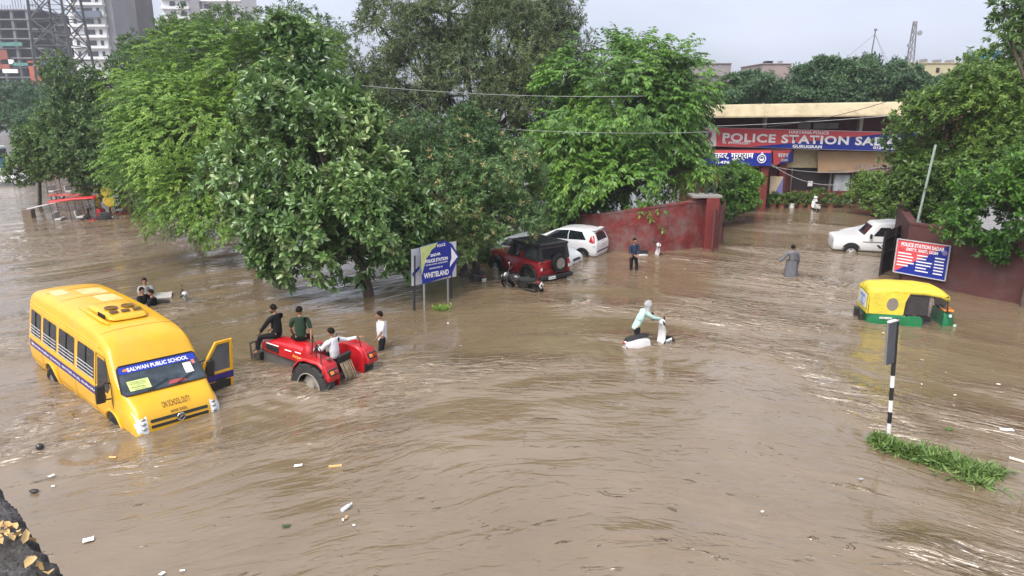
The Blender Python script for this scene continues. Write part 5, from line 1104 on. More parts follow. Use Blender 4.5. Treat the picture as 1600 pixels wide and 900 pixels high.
# ---------------------------------------------------------------- buildings and walls
def onplane(px, py, A, B):
    """point on the vertical plane through ground points A and B seen at px, py"""
    w = ray(px, py); d = Vector((B[0]-A[0], B[1]-A[1], 0)); n = Vector((-d.y, d.x, 0)); O = Vector((0, 0, H)); t = (Vector((A[0], A[1], 0))-O).dot(n)/w.dot(n); return O+w*t
def slab(m, pts, d, idx=0):
    """flat polygon given thickness d (vector)"""
    n = len(pts); d = Vector(d); m.add(list(pts)+[Vector(p)+d for p in pts], [tuple(range(n)), tuple(range(2*n-1, n-1, -1))]+[(i, i+n, (i+1) % n+n, (i+1) % n) for i in range(n)], idx)
cream = pm('cream_plaster', (.46, .385, .25), .85, var=.15, scale=.9, bump=.2, dirt=.6, dirtcol=(.26, .21, .14)); maroon = pm('maroon_paint', (.10, .022, .022), .7, var=.3, scale=.8, dirt=.25, dirtcol=(.06, .04, .035))
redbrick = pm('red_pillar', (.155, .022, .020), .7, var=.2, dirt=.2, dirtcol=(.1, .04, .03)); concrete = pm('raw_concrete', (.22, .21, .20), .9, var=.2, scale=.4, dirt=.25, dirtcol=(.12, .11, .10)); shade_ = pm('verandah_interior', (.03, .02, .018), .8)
banr = pm('banner_red', (.62, .075, .09), .45, var=.05); banb = pm('banner_blue', (.008, .022, .27), .45, var=.05); banw = pm('banner_white', (.74, .72, .73), .5, var=.04)
SY = 49.5
ps = thing('police_station', 'two storey maroon and cream police station behind the long banner', 'building', (at(1260, 300, SY).x, SY, 0)); SO = Vector(ps.location)
def L_(px, py, Y): return at(px, py, Y)-SO
def pbox(m, px0, py0, px1, py1, Y, dY, idx=0):
    a, b_ = L_(px0, py1, Y), L_(px1, py0, Y); m.box(((a.x+b_.x)/2, a.y+dY/2, (a.z+b_.z)/2), (abs(b_.x-a.x), dY, abs(b_.z-a.z)), None, idx)
g = MB(); pbox(g, 1060, 234, 1520, 345, SY+.2, .3); g.build('wall', pm('lower_wall', (.15, .05, .04), .8, var=.25, dirt=.3), ps)
g = MB(); pbox(g, 1040, 168, 1540, 236, SY+1.2, 7); g.build('upper_wall', maroon, ps)
g = MB(); rings = []
for px in (1085, 1150, 1178, 1230, 1300, 1380, 1450, 1520):
    top = at(px, 164-(px-1100)*.017, 46.6).z; bot = at(px, 184.0-(px-1100)*.009, 46.4).z; x = at(px, 170, 46.6).x-SO.x
    rings.append([Vector((x, 46.3-SY, bot)), Vector((x, 46.3-SY, bot+.1)), Vector((x, 46.7-SY, top-.1)), Vector((x, 46.9-SY, top)), Vector((x, 58-SY, top-.1)), Vector((x, 58-SY, bot-.1)), Vector((x, 48.6-SY, bot-.05))])
g.loft(rings); g.build('roof_slab', cream, ps, ang=20)
g = MB(); pbox(g, 1060, 232, 1280, 262, SY-.25, .4); g.build('cream_band', pm('cream_band_paint', (.44, .36, .22), .8, var=.15, dirt=.35, dirtcol=(.25, .2, .14)), ps)
g = MB(); pbox(g, 1193, 183, 1199, 199, 48.6, .3); pbox(g, 1342, 183, 1350, 206, 48.6, .3); g.build('column', pm('column_white', (.45, .42, .38), .7, dirt=.2), ps)
for px in (1247, 1271, 1291): g = MB(); pbox(g, px, 192, px+20, 201, SY+1.1, .1); g.build('ventilator', pm('vent_grey', (.34, .34, .32), .7, dirt=.3), ps)
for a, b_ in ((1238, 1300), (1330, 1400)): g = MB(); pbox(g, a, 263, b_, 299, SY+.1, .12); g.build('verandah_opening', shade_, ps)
g = MB(); pbox(g, 1301, 273, 1329, 300, SY-.02, .1); dd = g.build('door', pm('door_pale', (.36, .38, .40), .5, dirt=.3), ps)
g = MB(); pbox(g, 1303, 275, 1314, 298, SY-.05, .03); pbox(g, 1316, 275, 1327, 298, SY-.05, .03); g.build('pane', pm('pane_pale', (.42, .45, .47), .25), dd)
for a in (1236, 1297, 1331): g = MB(); pbox(g, a-2, 262, a+2, 312, SY-.1, .2); g.build('post', pm('post_grey', (.2, .19, .18), .7), ps)
g = MB(); pbox(g, 1262, 283, 1270, 291, SY-.1, .05); g.build('notice', paper, ps)
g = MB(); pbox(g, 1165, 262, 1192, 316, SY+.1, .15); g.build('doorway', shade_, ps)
g = MB(); pbox(g, 1232, 299, 1400, 312, SY-.3, .5); g.build('plinth', redbrick, ps)
# porch
PA, PB, PC = at(1100, 250, 45.8), at(1205, 250, 45.8), at(1237, 250, 48.6)
g = MB(); zt, zb = at(1205, 235, 45.8).z, at(1205, 260, 45.8).z
slab(g, [Vector((PA.x, PA.y, zt-.05))-SO, Vector((PB.x, PB.y, zt-.05))-SO, Vector((PC.x, PC.y, zt-.05))-SO, Vector((PC.x+.5, SY, zt-.05))-SO, Vector((PA.x, SY, zt-.05))-SO], (0, 0, -(zt-zb)+.1)); g.build('porch_slab', maroon, ps)
for px, Y in ((1194, 46.2), (1222, 48.2), (1120, 46.2)):
    g = MB(); a = at(px, 258, Y); g.box((a.x-SO.x, Y-SY, zb/2-.3), (.5, .5, zb+.55)); g.build('porch_pillar', redbrick, ps, bevel=.02)
# lettering banners hung on the station: things of their own
bn = thing('banner', 'long red and blue police station banner with white lettering across the upper floor', 'banner', (at(1260, 218, 48).x, 48, 0)); BO = Vector(bn.location)
def bp_(px, t): # t: 0 bottom, 1 top
    py = (227.5+(px-1092)*.028)*(1-t)+(199+(px-1092)*.027)*t; return at(px, py, 48)-BO
g = MB(); slab(g, [bp_(1119, 0), bp_(1172, 0), bp_(1400, 1), bp_(1119, 1)], (0, .05, 0), 0); slab(g, [bp_(1172, 0), bp_(1432, 0), bp_(1432, 1), bp_(1400, 1)], (0, .05, 0), 1); slab(g, [bp_(1090, 0), bp_(1119, 0), bp_(1119, 1), bp_(1090, 1)], (0, .05, 0), 2)
sht = g.build('sheet', [banr, banb, banw], bn, ang=0)
g = MB()
for t_ in (0, 1): g.bar(bp_(1088, t_)+Vector((0, .08, 0)), bp_(1434, t_)+Vector((0, .08, 0)), .08)
g.build('frame', steel, bn)
bu = (bp_(1400, .5)-bp_(1130, .5)).normalized(); bv = Vector((0, 0, 1)); PXM = (bp_(1400, .5)-bp_(1130, .5)).length/270
def btext(s, px0, px1, pyc, hpx, bold=.03, sp=1.0, at_=bp_, par=bn, Y=48, O=None, mat=white_ink):
    O = BO if O is None else O; c = at((px0+px1)/2, pyc, Y)-O+Vector((0, -.012, 0)); return text_obj('lettering', s, mat, c, bu, bv, width=(px1-px0)*PXM, height=hpx*PXM, parent=par, align='C', bold=bold, off=.01, spacing=sp)
btext('POLICE STATION SADAR', 1129, 1417, 218.3, 13.2, .035, 1.1); btext('HARYANA POLICE', 1233, 1295, 207.0, 4.6, .03); btext('GURUGRAM', 1238, 1284, 229.0, 4.8, .04); btext('M. 8999953201', 1129, 1171, 223.2, 4.0, .03); btext('0124-2322112', 1364, 1412, 231.3, 4.5, .04)
ec = at(1104, 211, 48)-BO+Vector((0, -.03, 0))
g = MB(); g.lathe([(.02, .01), (.36, .01), (.36, -.01), (.02, -.01)], c=ec, axis='Y', n=28, m=0); g.lathe([(.02, -.01), (.28, -.01), (.28, -.025), (.02, -.025)], c=ec, axis='Y', n=24, m=1); g.lathe([(.02, -.02), (.13, -.02), (.13, -.035), (.02, -.035)], c=ec, axis='Y', n=6, m=2); g.box(ec+Vector((0, -.03, -.15)), (.3, .02, .05), None, 2); g.box(ec+Vector((0, -.03, .17)), (.08, .02, .1), None, 2)
g.build('emblem', [banr, banb, pm('emblem_gold', (.6, .5, .3), .5)], bn, ang=0)
b2 = thing('banner', 'blue porch banner with Hindi lettering and a round white emblem', 'banner', (PB.x, 45.75, 0)); BO2 = Vector(b2.location)
g = MB(); q = lambda px, py: at(px, py, 45.72)-BO2
slab(g, [q(1100, 239), q(1205, 239), q(1205, 259), q(1100, 258)], (0, .04, 0), 0); slab(g, [q(1100, 235), q(1205, 235), q(1205, 239), q(1100, 239)], (0, .04, 0), 1); g.build('sheet', [banb, banr], b2, ang=0)
def t2(s, px0, px1, pyc, hpx, bold=.03): c = at((px0+px1)/2, pyc, 45.7)-BO2+Vector((0, -.01, 0)); return text_obj('lettering', s, white_ink, c, (1, 0, 0), (0, 0, 1), width=(px1-px0)*PXM*.955, height=hpx*PXM*.955, parent=b2, align='C', bold=bold, off=.012)
t2('सदर, गुरूग्राम', 1116, 1177, 245, 11.5, .02); t2('-1476', 1117, 1140, 253.5, 4.6, .04)
ec = at(1190, 248, 45.7)-BO2; g = MB(); g.torus(ec+Vector((0, -.02, 0)), .26, .03, 'Y', 24, 6); g.torus(ec+Vector((0, -.02, 0)), .14, .02, 'Y', 18, 6); g.box(ec+Vector((0, -.02, -.05)), (.22, .02, .09)); g.box(ec+Vector((0, -.02, .34)), (.09, .02, .14)); g.box(ec+Vector((0, -.02, .33)), (.16, .02, .05)); g.build('emblem', white_ink, b2)
b3 = thing('banner', 'small red and blue banner on the angled end of the porch', 'banner', (PB.x, 45.8, 0)); BO3 = Vector(b3.location); q3 = lambda px, py: onplane(px, py, PB, PC)-BO3+Vector((.03, -.06, 0))
g = MB(); slab(g, [q3(1207, 259), q3(1207, 236), q3(1237, 233.5), q3(1214, 257)], (.02, .02, 0), 0); slab(g, [q3(1214, 257), q3(1237, 233.5), q3(1237, 252)], (.02, .02, 0), 1); g.build('sheet', [banr, banb], b3, ang=0)
d3 = (PC-PB).normalized(); text_obj('lettering', 'सदर', white_ink, q3(1222, 243), d3, (0, 0, 1), width=2.0, height=.28, parent=b3, align='C', bold=.02, off=.03); text_obj('lettering', '01476', white_ink, q3(1224, 250), d3, (0, 0, 1), width=1.2, height=.2, parent=b3, align='C', bold=.03, off=.03)
b4 = thing('banner', 'faded tan banner with dark edge hanging under the right of the long banner', 'banner', (at(1340, 250, 48.9).x, 48.9, 0)); BO4 = Vector(b4.location); q4 = lambda px, py: at(px, py, 48.9)-BO4
g = MB(); slab(g, [q4(1278, 236), q4(1278, 270), q4(1325, 270), q4(1440, 248), q4(1440, 238)], (0, .04, 0), 0); slab(g, [q4(1325, 270), q4(1440, 272), q4(1440, 248)], (0, .04, 0), 1)
g.build('sheet', [pm('faded_tan', (.42, .27, .15), .6, var=.12, scale=1, dirt=.2, dirtcol=(.5, .4, .28)), pm('faded_brown', (.12, .06, .055), .6)], b4, ang=0)
fade = pm('faded_lettering', (.36, .28, .24), .6)
for s, a, b_, y, h in (('STATION', 1334, 1402, 260, 6.5), ('GURUGRAM', 1340, 1385, 267, 4), ('POLICE', 1296, 1322, 266, 3)): text_obj('lettering', s, fade, at((a+b_)/2, y, 48.85)-BO4, (1, 0, .02), (0, 0, 1), width=(b_-a)*PXM, height=h*PXM, parent=b4, align='C', bold=.04, off=.012)
po = thing('poster', 'tilted cream and blue poster between the red porch pillars', 'poster', tuple(at(1212, 302, 47.5))); g = MB(); q5 = lambda px, py: at(px, py, 47.5)-po.location
slab(g, [q5(1202, 303), q5(1204, 275), q5(1224, 276), q5(1210, 303)], (0, .04, 0), 0); slab(g, [q5(1210, 303), q5(1224, 276), q5(1222, 303)], (0, .04, 0), 1); g.build('board', [pm('poster_cream', (.55, .45, .3), .6), pm('poster_mauve', (.15, .17, .4), .6)], po, ang=0)

# curved compound wall
wallm = pm('red_compound_wall', (.155, .018, .016), .75, var=.4, scale=1.5, bump=.6, dirt=.7, dirtcol=(.17, .12, .11))
def wall_run(name, label, pts, ztops, th, mat, cap=True, group=None):
    o = thing(name, label, 'wall', (pts[0][0], pts[0][1], 0), group=group); O = Vector(o.location); P = [Vector((p[0], p[1], 0)) for p in pts]
    def rings(z0f, z1f, ex):
        R = []
        for i, p in enumerate(P):
            d = (P[min(i+1, len(P)-1)]-P[max(i-1, 0)]).normalized(); n = Vector((-d.y, d.x, 0)); a = p-n*ex-O; b_ = p+n*(th+ex)-O
            R.append([Vector((a.x, a.y, z0f(i))), Vector((a.x, a.y, z1f(i))), Vector((b_.x, b_.y, z1f(i))), Vector((b_.x, b_.y, z0f(i)))])
        return R
    g = MB(); g.loft(rings(lambda i: -1.0, lambda i: ztops[i], 0)); g.build('masonry', mat, o, ang=40)
    if cap: g = MB(); g.loft(rings(lambda i: ztops[i]+.003, lambda i: ztops[i]+.09, .035)); g.build('coping', mat, o, ang=40)
    return o
wp = []; wz = []
for px, pb, pt in ((840, 368, 330), (880, 378, 334), (920, 386, 338), (957, 390, 334), (990, 392, 329), (1027, 392, 324), (1060, 390, 320), (1085, 387.5, 316), (1101, 385, 314)):
    g_ = gp(px, pb); wp.append((g_.x, g_.y)); wz.append(at(px, pt, g_.y).z)
wall_run('wall', 'curved red compound wall with flaking paint left of the gateway', wp, wz, .25, wallm)
gpst = gp(1108, 388); gz = at(1108, 309, gpst.y).z
pl = thing('gate_pillar', 'square red pillar at the end of the curved wall carrying dark pots', 'pillar', (gpst.x, gpst.y+.1, 0)); g = MB(); g.box((0, 0, gz/2-.5), (.62, .55, gz+1.0)); g.build('shaft', redbrick, pl, bevel=.02); g = MB(); g.box((-.3, .3, gz+.06), (1.45, 1.1, .12)); g.build('cap_slab', pm('cap_grey', (.24, .23, .22), .8), pl, bevel=.015)
for k, (dx, dy) in enumerate(((-.7, .35), (-.25, .25), (.15, .3))):
    v = thing('ornament', 'dark upright ornament on the red gate pillar, '+('left of the three', 'middle of the three', 'right of the three')[k], 'ornament', (gpst.x+dx, gpst.y+dy, gz+.12)); g = MB(); g.lathe([(.06, 0), (.10, .1), (.05, .25), (.08, .42), (.02, .6)], n=10); g.build('shaft', black, v); g = MB(); g.lathe([(.12, 0), (.12, .05)], n=10); g.build('foot', pm('cap_grey', (.24, .23, .22), .8), v)
# open gate leaves: sheet metal in frames with bars
def gate_leaf(label, A, B, z1, mat, rail, sc=True):
    A, B = Vector((A[0], A[1], 0)), Vector((B[0], B[1], 0)); o = thing('gate', label, 'gate', tuple(A)); d = B-A; Lw = d.length; ux = d.normalized(); n = Vector((-ux.y, ux.x, 0))
    def q(s, z, k=0): return ux*s+Vector((0, 0, z))+n*k
    g = MB()
    top = [(s/12*Lw, z1+(.22*math.sin(s/12*math.pi)*-1 if sc else 0)) for s in range(13)]
    slab(g, [q(0, -.5)]+[q(Lw, -.5)]+[q(a, b_) for a, b_ in top[::-1]], n*.012); g.build('sheet', mat, o, ang=0)
    g = MB()
    for s in (0.03, Lw/2, Lw-.03): g.bar(q(s, -.5, -.02), q(s, z1-.02, -.02), .06)
    for z in (-.1, z1*.5, z1*.82): g.bar(q(0, z, -.025), q(Lw, z, -.025), .05)
    g.build('frame', rail, o)
    g = MB()
    for k in range(1, 9): g.tube([q(Lw*k/9, z1*.82, .0), q(Lw*k/9, z1+.15, 0)], [.014, .004], 5)
    g.build('spikes', rail, o)
    g = MB(); g.box(q(Lw-.1, z1*.45, -.07), (.06, .12, .22)); g.build('latch', black, o)
    return o
gl0, gl1 = gp(1111, 394), gp(1128, 378)
gate_leaf('dark red sheet metal gate leaf folded open beside the red pillar', gl0, gl1, at(1111, 326, gl0.y).z, pm('gate_red', (.13, .03, .028), .5, var=.4, dirt=.4, dirtcol=(.2, .17, .15)), pm('gate_rail', (.10, .03, .03), .5, dirt=.3))
gr0, gr1 = gp(1373, 431), gp(1406, 414)
gate_leaf('tall blackish metal gate leaf standing open left of the notice board', gr0, gr1, at(1382, 362, gr0.y).z, pm('gate_black', (.022, .018, .018), .6, var=.4, dirt=.3, dirtcol=(.06, .05, .05)), pm('gate_rail_black', (.03, .025, .025), .5), False)
WA, WB = gp(1408, 440), gp(1600, 477); dW = (WB-WA); WC = WB+dW*.9
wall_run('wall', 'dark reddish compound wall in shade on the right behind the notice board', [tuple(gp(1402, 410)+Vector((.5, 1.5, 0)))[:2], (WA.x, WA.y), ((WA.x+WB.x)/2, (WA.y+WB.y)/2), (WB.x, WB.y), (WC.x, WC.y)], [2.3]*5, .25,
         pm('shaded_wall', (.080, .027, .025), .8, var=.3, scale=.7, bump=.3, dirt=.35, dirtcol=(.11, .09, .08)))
# notice board on the right wall
nb = thing('notice_board', 'red and blue police notice board with white lines of lettering on the right wall', 'notice board', (WA.x, WA.y, 0)); NO = Vector(nb.location); dn = dW.normalized(); nn_ = Vector((dn.y, -dn.x, 0))
if nn_.y > 0: nn_ = -nn_
def q6(px, py): return onplane(px, py, WA+nn_*.12, WB+nn_*.12)-NO
c_ = [q6(1403, 373), q6(1485.5, 384.5), q6(1479.5, 439.5), q6(1400.5, 425)]
c_[2] = Vector((c_[1].x, c_[1].y, c_[2].z)); c_[3] = Vector((c_[0].x, c_[0].y, c_[3].z))
def q7(u_, v_): a = c_[0].lerp(c_[1], u_); b_ = c_[3].lerp(c_[2], u_); return a.lerp(b_, v_)
g = MB(); slab(g, [q7(0, 0), q7(0, 1), q7(.96, 0)], -nn_*.03, 0); slab(g, [q7(0, 1), q7(1, 1), q7(1, 0), q7(.96, 0)], -nn_*.03, 1); g.build('panel', [banr, banb], nb, ang=0)
g = MB()
for a, b_ in ((q7(0, 0), q7(1, 0)), (q7(1, 0), q7(1, 1)), (q7(1, 1), q7(0, 1)), (q7(0, 1), q7(0, 0))): g.bar(a+nn_*.01, b_+nn_*.01, .035)
g.build('frame', pm('frame_grey', (.5, .5, .5), .4), nb)
bw = (c_[1]-c_[0]).length; bh = abs(c_[0].z-c_[3].z); bdir = (q7(1, .5)-q7(0, .5)).normalized()
text_obj('lettering', 'POLICE STATION SADAR', white_ink, q7(.5, .13)+nn_*.01, bdir, (0, 0, 1), width=bw*.82, height=bh*.11, parent=nb, align='C', bold=.035, off=.01); text_obj('lettering', 'DISTT. EAST, GGM', white_ink, q7(.5, .27)+nn_*.01, bdir, (0, 0, 1), width=bw*.60, height=bh*.10, parent=nb, align='C', bold=.035, off=.01)
for u0, rows in ((.05, (.26, .30, .29, .33, .22)), (.42, (.20, .18, .30, .28, .2, .25)), (.76, (.18, .17, .18, .18, .18, .17))):
    for r_, w_ in enumerate(rows):
        g = MB(); v_ = .40+.09*r_; a = q7(u0, v_)+nn_*.012; b_ = q7(u0+w_, v_)+nn_*.012
        g.bar(a, b_, .006, bh*.035); g.build('text_line', white_ink, nb)
for u0, v_, mt in ((.10, .25, banr), (.92, .22, pm('emblem_mauve', (.25, .2, .4), .5))): g = MB(); c = q7(u0, v_)+nn_*.015; g.ell(c, (.10, .02, .10), 14, 8, R=Matrix.Rotation(math.atan2(dn.y, dn.x), 3, 'Z')); g.build('emblem', mt, nb)

# arrow sign with the pale sign behind it
A1, B1 = gp(662.5, 486), gp(700.5, 473); sg = thing('sign', 'blue and lime arrow sign on two grey posts pointing right to the police station', 'sign', (A1.x, A1.y, 0)); GO = Vector(sg.location); dS = (B1-A1).normalized(); nS = Vector((dS.y, -dS.x, 0))
q8 = lambda px, py, k=0.0: onplane(px, py, A1+nS*k, B1+nS*k)-GO
arrow = [(656.5, 386.5), (684, 378.5), (697, 376.5), (706, 381), (717.5, 400), (705, 430.5), (661, 444)]
g = MB(); slab(g, [q8(*p) for p in arrow], -nS*.04); g.build('panel', banb, sg, ang=0)
g = MB(); slab(g, [q8(*p, .006) for p in ((656.5, 386.5), (684, 378.8), (680, 386), (674, 391), (671, 398), (666, 404), (664, 412), (659.2, 430))], -nS*.003); g.build('lime_corner', pm('lime_board', (.50, .58, .22), .5), sg, ang=0)
g = MB(); slab(g, [q8(*p, .006) for p in ((705, 386), (715, 401), (703, 417), (703.5, 410), (705.5, 404))], -nS*.003); g.build('arrow_mark', white_ink, sg, ang=0)
def t8(s, p0, p1, h, bold=.03):
    a, b_ = q8(*p0, .01), q8(*p1, .01); u = (b_-a); text_obj('lettering', s, white_ink, (a+b_)/2, u, Vector((0, 0, 1)), width=u.length, height=h, parent=sg, align='C', bold=bold, off=.006)
t8('POLICE', (683, 384.5), (695.5, 381.5), .10); t8('SADAR', (672.5, 399.5), (688, 396), .10, .04); t8('POLICE STATION', (664, 409), (699.5, 403), .12, .045); t8('SOHNA ROAD, GURUGRAM', (665, 415), (699, 408.5), .05); t8('SPONSORED BY', (671, 420), (692, 416), .05); t8('WHITELAND', (662, 431.5), (701, 424.5), .19, .035)
g = MB(); g.tube([q8(663.5, 500, -.06), q8(661.5, 392, -.06)], .035, 8); g.tube([q8(700.5, 488, -.06), q8(698.5, 385, -.06)], .035, 8); g.build('post', pm('post_galvanised', (.3, .3, .3), .5, metal=.5, dirt=.3), sg)
A2, B2 = gp(645, 488)+Vector((0, .25, 0)), gp(702, 470)+Vector((0, .25, 0)); s2 = thing('sign', 'pale sign with a blue stripe on dark posts just behind the arrow sign', 'sign', (A2.x, A2.y, 0)); GO2 = Vector(s2.location); q9 = lambda px, py: onplane(px, py, A2, B2)-GO2
g = MB(); d_ = Vector((.02, .04, 0)); slab(g, [q9(642.5, 390), q9(712, 377), q9(712, 432), q9(643, 447)], d_); g.build('panel', pm('sign_pale', (.60, .62, .66), .5, dirt=.15), s2, ang=0)
g = MB(); slab(g, [q9(644, 427)-nS*-.01, q9(655, 415)-nS*-.01, q9(655, 420)-nS*-.01, q9(644, 433)-nS*-.01], d_*.1); g.build('stripe', banb, s2, ang=0)
g = MB(); g.tube([q9(645, 500)+d_*2, q9(645, 400)+d_*2], .04, 8); g.tube([q9(703, 486)+d_*2, q9(703, 390)+d_*2], .04, 8); g.build('post', black, s2)

# black and white sign post
pb = gp(1388, 682); ptop = at(1401.5, 498, pb.y+.0); bw_ = thing('sign_post', 'black and white banded post with a grey panel seen edge on at the right', 'sign post', (pb.x, pb.y, 0)); v = ptop-pb; v.z = ptop.z
Lp = v.length; un = v.normalized(); bandb, bandw = pm('band_black', (.015, .015, .017), .5, dirt=.15), pm('band_white', (.72, .70, .69), .5, dirt=.2)
g = MB(); tt = [-.25, .012, .12, .22, .32, .43, .53, .64]; 
for k in range(len(tt)-1): g.tube([un*Lp*tt[k], un*Lp*tt[k+1]], .042, 12, m=(k % 2))
g.tube([un*Lp*.64, un*Lp*1.0], .046, 12, m=0); g.build('post', [bandb, bandw], bw_)
pd = Vector((-.27, -.17, 0)); 
g = MB(); a = un*Lp*.985; slab(g, [a, a+pd, a+pd-un*.9, a-un*.9], (.03, -.01, 0)); g.build('panel', pm('panel_grey', (.07, .075, .09), .5, dirt=.3, dirtcol=(.16, .16, .17)), bw_, ang=0)
g = MB(); g.bar(a+Vector((.015, 0, .02)), a+pd+Vector((.015, 0, .02)), .07, .03); g.build('panel_cap', bandw, bw_); g = MB(); g.bar(a+pd, a+pd-un*.9, .025, .02)
for k in range(1, 6): g.bar(a-un*.15*k+Vector((-.006, .0, 0)), a+pd-un*.15*k+Vector((-.006, 0, 0)), .02, .012)
g.build('panel_rim', pm('rim_grey', (.2, .2, .22), .5), bw_)

# far towers
def bbox(m, px0, py0, px1, py1, Y, dY, O, idx=0):
    a, b_ = at(px0, 90, Y), at(px1, 90, Y); a.z = at(0, py1, Y).z; b_.z = at(0, py0, Y).z; m.box(((a.x+b_.x)/2-O.x, Y+dY/2-O.y, (a.z+b_.z)/2-O.z), (abs(b_.x-a.x), dY, abs(b_.z-a.z)), None, idx)
hazeblue = pm('far_concrete', (.17, .17, .185), .9, var=.2, scale=.05)
def slab_tower(label, px0, px1, py0, py1, Y, fl, cols):
    a = at((px0+px1)/2, 165, Y); o = thing('unfinished_tower', label, 'building', (a.x, Y, 0)); O = Vector(o.location)
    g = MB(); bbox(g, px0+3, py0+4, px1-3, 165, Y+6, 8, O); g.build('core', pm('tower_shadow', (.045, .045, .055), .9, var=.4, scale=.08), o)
    for k in range(fl):
        y = py0+(py1-py0)*k/(fl-1); g = MB(); bbox(g, px0, y, px1, y+2.0, Y, 13, O); g.build('floor_slab', hazeblue, o)
    for k in range(cols):
        x = px0+(px1-px0)*(k+.2)/cols; g = MB(); bbox(g, x, py0, x+4, 168, Y+.5, 1, O); g.build('column', hazeblue, o)
    return o, O
o, O = slab_tower('unfinished concrete tower with open floors at far left', -50, 70, 14, 150, 240, 10, 5)
g = MB()
rr = random.Random(4)
for k in range(26): x = -45+k*4.4; a = at(x, 14, 241)-O; g.tube([a, a+Vector((0, 0, rr.uniform(.8, 3.2)))], .12, 4)
g.build('rebar', hazeblue, o)
for (a, b_, c, d, mt) in ((42, 95, 60, 132, pm('net_orange', (.40, .10, .04), .9, var=.3, scale=.3)), (-5, 78, 12, 108, pm('net_rust', (.26, .08, .05), .9, var=.3, scale=.3)), (0, 66, 38, 72, pm('net_green', (.08, .22, .19), .9, var=.3, scale=.3)), (18, 98, 70, 103, pm('net_green', (.08, .22, .19), .9)), (0, 93, 20, 100, paper), (0, 108, 24, 114, paper)):
    g = MB(); bbox(g, a, b, c, d, 239, .4, O) if False else bbox(g, a, b_, c, d, 239, .4, O); g.build('safety_net', mt, o)
o, O = slab_tower('shorter unfinished tower standing behind the lattice pylon', 68, 122, 22, 150, 262, 9, 3)
def flat_tower(label, px0, px1, py0, py1, Y, pitch, wins, side=None, wallc=(.62, .63, .64)):
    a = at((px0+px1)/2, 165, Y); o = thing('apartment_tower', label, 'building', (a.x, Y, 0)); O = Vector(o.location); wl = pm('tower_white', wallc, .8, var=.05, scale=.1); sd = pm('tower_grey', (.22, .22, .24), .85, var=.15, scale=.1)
    g = MB(); bbox(g, px0, py0, px1, 166, Y, 14, O); w = g.build('wall', wl, o)
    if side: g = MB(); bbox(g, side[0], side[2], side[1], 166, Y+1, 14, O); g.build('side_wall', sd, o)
    y = py0
    while y < py1:
        g = MB(); bbox(g, px0-3, y+pitch*.78, px1-.5, y+pitch*.98, Y-1.6, 1.6, O); g.build('balcony', wl, o)
        for (u0, u1) in wins:
            g = MB(); bbox(g, px0+(px1-px0)*u0, y+pitch*.25, px0+(px1-px0)*u1, y+pitch*.7, Y-.12, .1, O); g.build('window', glass, o)
        y += pitch
    return o, O
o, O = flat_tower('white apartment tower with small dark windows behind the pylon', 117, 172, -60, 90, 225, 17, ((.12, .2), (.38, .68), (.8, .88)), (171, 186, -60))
g = MB(); bbox(g, 127, 17, 166, 27, 222.5, .8, O); g.build('parapet_band', pm('band_slate', (.10, .13, .18), .6), o)
a = at(200, 165, 250); o = thing('apartment_tower', 'dark brown narrow tower with white balconies right of the white one', 'building', (a.x, 250, 0)); O = Vector(o.location); g = MB(); bbox(g, 180, -40, 222, 166, 250, 12, O); g.build('wall', pm('tower_brown', (.10, .085, .09), .85, var=.25, scale=.2), o)
for k in range(6): g = MB(); bbox(g, 177, -20+k*15, 186, -15+k*15, 248, 2, O); g.build('balcony', paper, o)
for k in range(6): g = MB(); bbox(g, 190, -24+k*15, 212, -17+k*15, 249.8, .3, O); g.build('window', glass, o)
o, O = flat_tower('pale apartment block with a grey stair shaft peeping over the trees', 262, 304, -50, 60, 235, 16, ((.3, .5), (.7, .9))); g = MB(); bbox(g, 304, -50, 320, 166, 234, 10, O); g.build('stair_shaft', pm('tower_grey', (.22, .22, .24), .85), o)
o, O = flat_tower('pale apartment block at the right end of the far towers', 321, 385, -46, 60, 236, 16, ((.1, .25), (.6, .75)))
# lattice pylon
pa = at(101, 100, 118); py_ = thing('pylon', 'steel lattice power pylon in front of the far towers', 'pylon', (pa.x, 118, 0)); g = MB(); pyl = pm('pylon_steel', (.075, .08, .09), .6)
def leg(z, sx, sy): w_ = 3.4-.035*z; return Vector((sx*w_, sy*w_, z))
for sx in (-1, 1):
    for sy in (-1, 1): g.bar(leg(-1, sx, sy), leg(44, sx, sy), .32)
g.build('legs', pyl, py_); g = MB()
for k in range(11):
    z0, z1 = k*4, k*4+4
    for (a, b_) in (((-1, -1), (1, -1)), ((1, -1), (1, 1)), ((1, 1), (-1, 1)), ((-1, 1), (-1, -1))):
        g.bar(leg(z0, *a), leg(z1, *b_), .14); g.bar(leg(z1, *a), leg(z0, *b_), .14); g.bar(leg(z1, *a), leg(z1, *b_), .13)
        m_ = (leg(z0, *a)+leg(z1, *b_))/2; g.bar(leg((z0+z1)/2, *a), m_, .08); g.bar(leg((z0+z1)/2, *b_), m_, .08)
g.build('bracing', pyl, py_)
